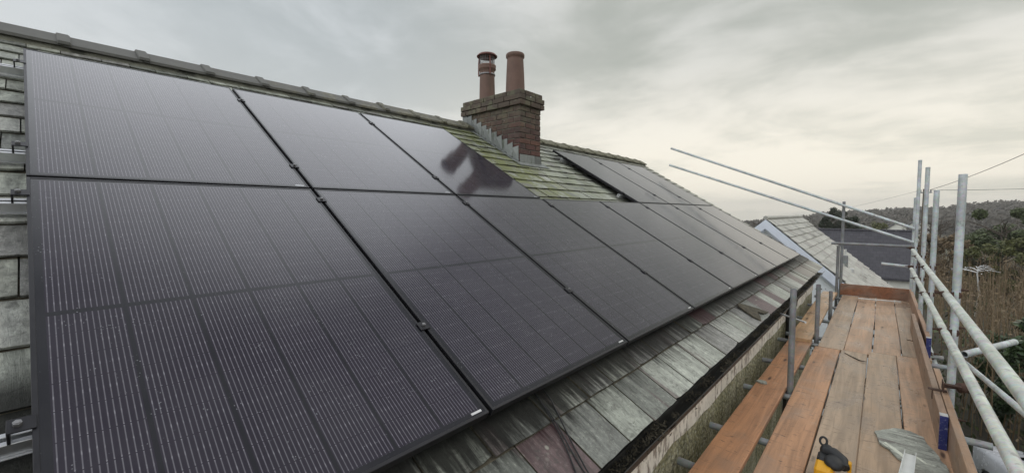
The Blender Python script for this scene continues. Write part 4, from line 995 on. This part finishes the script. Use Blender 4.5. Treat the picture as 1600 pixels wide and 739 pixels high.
HG = 'pale houses far off below the hill'
for (x, y, s, lab) in ((1.9, 88, .62, 'small pale house with light roof left of the far upright tubes'), (4.0, 95, .7, 'white house between the far upright tubes below the hill'), (6.4, 120, .8, 'white house just left of the nearest upright, below the hill')):
    g = ground(x, y); simple_house('white_house', lab, x - 2.2 * s, x + 2.2 * s, y, y + 6 * s, -1.25 - (y - 88) * .012, -2.5 - (y - 88) * .012, MT['cream'], MT['darkroof'], False, HG, False)
for i, (az, r) in enumerate(((1.2, 210), (3.6, 260), (6.5, 300), (-2.5, 240), (8.2, 330))):
    a = rad(az); x, y = r * math.sin(a), r * math.cos(a); g = ground(x, y)
    simple_house('white_house', ['tiny pale house on the hill foot left of the nearest upright', 'tiny pale house on the hill slope near the nearest upright', 'tiny pale house on the hill above the evergreen tree', 'tiny pale house on the hill right of the conifers', 'tiny pale house on the hill at the right edge'][i], x - 2.2, x + 2.2, y, y + 5, g + 4.6, g + 2.8, MT['cream'], MT['darkroof'], False, HG)
# utility pole and overhead cables
t = thing('utility_pole', 'thin timber utility pole behind the far uprights carrying the overhead cables', 'pole', (2.02, 38, ground(2.02, 38)))
mb = MB(); mb.path([(2.02, 38, ground(2.02, 38) - .2), (2.02, 38, 1.55)], [.14, .10], 12); mb.build('pole_shaft', MT['timber'], t)
mb = MB(); mb.cbox(1.75, 2.35, 37.93, 38.05, 1.28, 1.36, .01); 
for x in (1.82, 2.28): mb.path([(x, 37.99, 1.36), (x, 37.99, 1.50)], .035, 8)
mb.build('crossarm', MT['galv_dark'], t)
def wire(a, b, sag, label, r):
    a, b = V(a), V(b); mb = MB(); mb.path([a.lerp(b, i / 30) - V((0, 0, sag * 4 * (i / 30) * (1 - i / 30))) for i in range(31)], r, 5); tag(mb.build('overhead_cable', MT['cable']), label, 'cable', 'overhead cables')
wire((2.28, 37.99, 1.50), (6.6, 20, 4.2), .35, 'overhead cable rising to the right edge of the picture', .014)
wire((2.28, 37.99, 1.46), (22, 78, 3.4), .25, 'nearly level overhead cable running to the right edge', .016)
wire((1.82, 37.99, 1.48), (-14, 90, -.6), .5, 'faint overhead cable running left from the pole towards the hill', .007)
# white parked car down on the drive, its roof showing at the lower right corner
CM = Matrix.Translation((2.62, 9.35, GZ)) @ Matrix.Rotation(rad(12), 4, 'Z')
t = thing('parked_car', 'white estate car with roof bars parked below the scaffold at the lower right corner', 'car', M=CM)
def car():
    mb = MB(); hw = .86
    sec = [(-2.1, .35, .62, .62), (-2.05, .3, .95, .95), (-1.95, .28, .98, 1.18), (-1.55, .27, 1.0, 1.46), (-.6, .27, 1.0, 1.52), (.3, .27, .98, 1.46), (1.0, .27, .96, 1.04), (1.9, .3, .85, .85), (2.1, .36, .6, .6)]
    rings = []
    for y, zb, zm, zt in sec:
        k = .74 if zt > zm + .05 else .93
        e = .9 if abs(y) > 2 else 1
        rings.append([V((x, y, z)) for x, z in ((-hw * .9 * e, zb), (-hw * e, zb + .15), (-hw * e, zm - .06), (-hw * e * .97, zm), (-hw * e * k, max(zt - .05, zm + .005)), (-hw * e * k * .86, max(zt, zm + .01)), (hw * e * k * .86, max(zt, zm + .01)), (hw * e * k, max(zt - .05, zm + .005)), (hw * e * .97, zm), (hw * e, zm - .06), (hw * e, zb + .15), (hw * .9 * e, zb))])
    mb.ring_loft(rings, 0, True); mb.build('body', MT['carpaint'], t, local=True)
    mb = MB()
    for sx in (-1, 1):
        for ya, yb in ((-1.45, -.75), (-.65, .25)):
            a = [V((sx * hw * .965, ya, 1.02)), V((sx * hw * .965, yb, 1.02)), V((sx * hw * .775, yb - .05, 1.40)), V((sx * hw * .775, ya + .05, 1.40))]
            mb.add([p + V((sx * .014, 0, 0)) for p in a] + a, [(0, 1, 2, 3), (0, 4, 5, 1), (1, 5, 6, 2), (2, 6, 7, 3), (3, 7, 4, 0)])
    for ya, za, yb, zb in ((-2.0, 1.04, -1.64, 1.41), (.98, 1.08, .36, 1.43)):
        s = -.02 if ya < 0 else .02; a = [V((-.72, ya + s, za)), V((.72, ya + s, za)), V((.58, yb + s, zb)), V((-.58, yb + s, zb))]; mb.add([p + V((0, 0, .012)) for p in a] + [p - V((0, 0, .01)) for p in a], [(0, 1, 2, 3), (0, 4, 5, 1), (1, 5, 6, 2), (2, 6, 7, 3), (3, 7, 4, 0)])
    mb.build('window', MT['carglass'], t, local=True)
    for sx in (-1, 1):
        m = MB(); m.path([(sx * .55, -1.5, 1.49), (sx * .55, -1.4, 1.565), (sx * .55, 0, 1.58), (sx * .55, .1, 1.50)], .016, 8); m.build('roof_bar', MT['steel'], t, local=True)
        m = MB(); m.cbox(sx * .70 - .1, sx * .70 + .1, -2.1, -2.02, .72, .95, .01); m.build('tail_lamp', MT['lens'], t, local=True)
        for yy in (-1.3, 1.3):
            m = MB(); m.path([(sx * .66, yy, .32), (sx * .70, yy, .32), (sx * .85, yy, .32), (sx * .875, yy, .32)], [.28, .32, .32, .28], 24); wl = m.build('wheel', MT['tyre'], t, local=True)
            m = MB(); m.path([(sx * .876, yy, .32), (sx * .886, yy, .32)], [.2, .19], 16); m.build('rim', MT['steel'], wl, local=True)
car()

# ------------------------------------------------------------------ stamp on the nearest upright
def stamp(txt, size):
    cu = bpy.data.curves.new('stamp', 'FONT'); cu.body = txt; cu.size = size; cu.extrude = .0004; cu.align_x = 'CENTER'
    o = bpy.data.objects.new('stamp', cu); COL.objects.link(o); bpy.context.view_layer.update()
    me = bpy.data.meshes.new_from_object(o.evaluated_get(bpy.context.evaluated_depsgraph_get())); bpy.data.objects.remove(o)
    return me

me = stamp('PC', .042)
t = outer[0][0]; base_a = math.atan2(-4.53, -.437); zc_ = -.085
m2 = MB(); rr = .0246
m2.add([V((XO + (rr + v.co.z) * math.cos(base_a + (v.co.x - .002) / rr), 4.53 + (rr + v.co.z) * math.sin(base_a + (v.co.x - .002) / rr), zc_ + v.co.y)) for v in me.vertices], [tuple(p.vertices) for p in me.polygons])
m2.build('stamp', plain('stamp_grey', (.27, .30, .30), .5), t); bpy.data.meshes.remove(me)
# ------------------------------------------------------------------ camera
cam = bpy.data.cameras.new('camera'); co = bpy.data.objects.new('camera', cam); COL.objects.link(co); sc.camera = co
cam.sensor_width = 36; cam.sensor_fit = 'HORIZONTAL'; cam.lens = FPX / 1600 * 36; cam.clip_start = .05; cam.clip_end = 9000
fw = V((math.sin(YAW) * math.cos(PIT), math.cos(YAW) * math.cos(PIT), math.sin(PIT))); r0 = V((math.cos(YAW), -math.sin(YAW), 0)); u0 = r0.cross(fw)
r2 = math.cos(ROL) * r0 + math.sin(ROL) * u0; u2 = -math.sin(ROL) * r0 + math.cos(ROL) * u0
co.matrix_world = Matrix(((r2.x, u2.x, -fw.x, 0), (r2.y, u2.y, -fw.y, 0), (r2.z, u2.z, -fw.z, 0), (0, 0, 0, 1)))

hm = bpy.data.materials.new('haze'); hm.use_nodes = True; hn = hm.node_tree; hn.nodes.remove(hn.nodes['Principled BSDF'])
pv = hn.nodes.new('ShaderNodeVolumePrincipled'); pv.inputs['Color'].default_value = (.88, .875, .83, 1); pv.inputs['Density'].default_value = .00065
hn.links.new(pv.outputs[0], hn.nodes['Material Output'].inputs['Volume'])
mb = MB(); mb.box(-1510, 1510, -1510, 1510, -75, 34); tag(mb.build('haze', hm, None, origin=(0, 0, -75)), kind='stuff')
# ------------------------------------------------------------------ light: overcast sky and a soft low sun behind it
SAZ, SEL = 38., 44.                            # sun azimuth (from the ridge line, towards the right) and elevation
w = bpy.data.worlds.new('World'); sc.world = w; w.use_nodes = True; t = NT(w.node_tree)
bg = w.node_tree.nodes['Background']
sky = t.new('ShaderNodeTexSky', sky_type='NISHITA'); sky.sun_disc = False; sky.sun_elevation = rad(SEL); sky.sun_rotation = rad(SAZ); sky.air_density = 1.5; sky.dust_density = 4
d = t.coord('Generated'); dx, dy, dz = t.sep(d)[:3]
zc_ = t.math('ADD', t.math('MAXIMUM', dz, 0), .16)
cmb = t.new('ShaderNodeCombineXYZ'); t.put(cmb.inputs[0], t.math('DIVIDE', dx, zc_)); t.put(cmb.inputs[1], t.math('DIVIDE', dy, zc_)); t.put(cmb.inputs[2], 3.7)
n1 = t.noise(cmb.outputs[0], .75, 6, .55, .4); n2 = t.noise(cmb.outputs[0], .36, 4, .5, .3)
n3 = t.noise(cmb.outputs[0], 2.0, 5, .6, .5)
cl = t.math('ADD', t.math('ADD', t.math('MULTIPLY', n1, .42), t.math('MULTIPLY', n2, .33)), t.math('MULTIPLY', n3, .25))
ga, ge = rad(-12), rad(9)
gv = V((math.sin(ga) * math.cos(ge), math.cos(ga) * math.cos(ge), math.sin(ge)))
gd = t.vmath('DOT_PRODUCT', d, gv)
glow = t.step(gd, .62, 1.0); low = t.math('SUBTRACT', 1, t.step(dz, .0, .42))
grey = t.mix(t.step(cl, .42, .57), (.40, .43, .42), (.72, .74, .75))
left = t.step(t.math('MULTIPLY', dx, -1), .35, 1.0)
base = t.mix(left, grey, t.mix(t.step(cl, .42, .57), (.50, .545, .565), (.68, .72, .745)))
base = t.mix(t.math('MULTIPLY', low, .75), base, (.76, .765, .74))
warm = t.mix(t.step(cl, .40, .55), (.80, .78, .67), (1.12, 1.05, .90))
base = t.mix(t.math('MULTIPLY', glow, t.math('ADD', .25, t.math('MULTIPLY', low, .75))), base, warm)
bk = V((math.sin(rad(4)) * math.cos(rad(25)), math.cos(rad(4)) * math.cos(rad(25)), math.sin(rad(25))))
bank = t.math('MULTIPLY', t.step(t.vmath('DOT_PRODUCT', t.vmath('MULTIPLY', d, (.7, 1, 1)), bk), .72, .97), t.math('SUBTRACT', 1.15, t.math('MULTIPLY', t.step(n1, .42, .62), .8)), clamp=True)
bank = t.math('MULTIPLY', bank, t.step(dz, .16, .34)); base = t.mix(t.math('MULTIPLY', bank, .8), base, (.42, .445, .40))
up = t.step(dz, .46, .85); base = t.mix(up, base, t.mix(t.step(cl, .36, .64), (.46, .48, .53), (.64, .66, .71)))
patch = t.step(t.vmath('DOT_PRODUCT', d, V((-.66, .33, .67)).normalized()), .86, .98); base = t.mix(t.math('MULTIPLY', patch, t.step(dz, .44, .6)), base, (1.72, 1.78, 1.86))  # bright cloud patch added out of view to brighten the panel reflections
rear = t.step(t.math('MULTIPLY', dy, -1), .05, .8); base = t.mix(rear, base, (1.65, 1.68, 1.72))  # unseen sky behind the camera, brightened to light the gable
base = t.mix(1, base, (10, 10, 10, 1), 'MULTIPLY')
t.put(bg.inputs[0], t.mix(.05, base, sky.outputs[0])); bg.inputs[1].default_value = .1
sun = bpy.data.lights.new('sun', 'SUN'); so = bpy.data.objects.new('sun', sun); COL.objects.link(so)
sun.energy = .6; sun.angle = rad(28); sun.color = (1, .95, .86)
sd = V((math.sin(rad(SAZ)) * math.cos(rad(SEL)), math.cos(rad(SAZ)) * math.cos(rad(SEL)), math.sin(rad(SEL))))
so.rotation_euler = sd.to_track_quat('Z', 'Y').to_euler(); so.location = (0, 0, 30)
sc.view_settings.view_transform = 'Standard'; sc.view_settings.look = 'None'; sc.view_settings.exposure = 0; sc.view_settings.gamma = 1; sc.view_settings.use_curve_mapping = False
sc.cycles.max_bounces = 6; sc.cycles.use_denoising = True
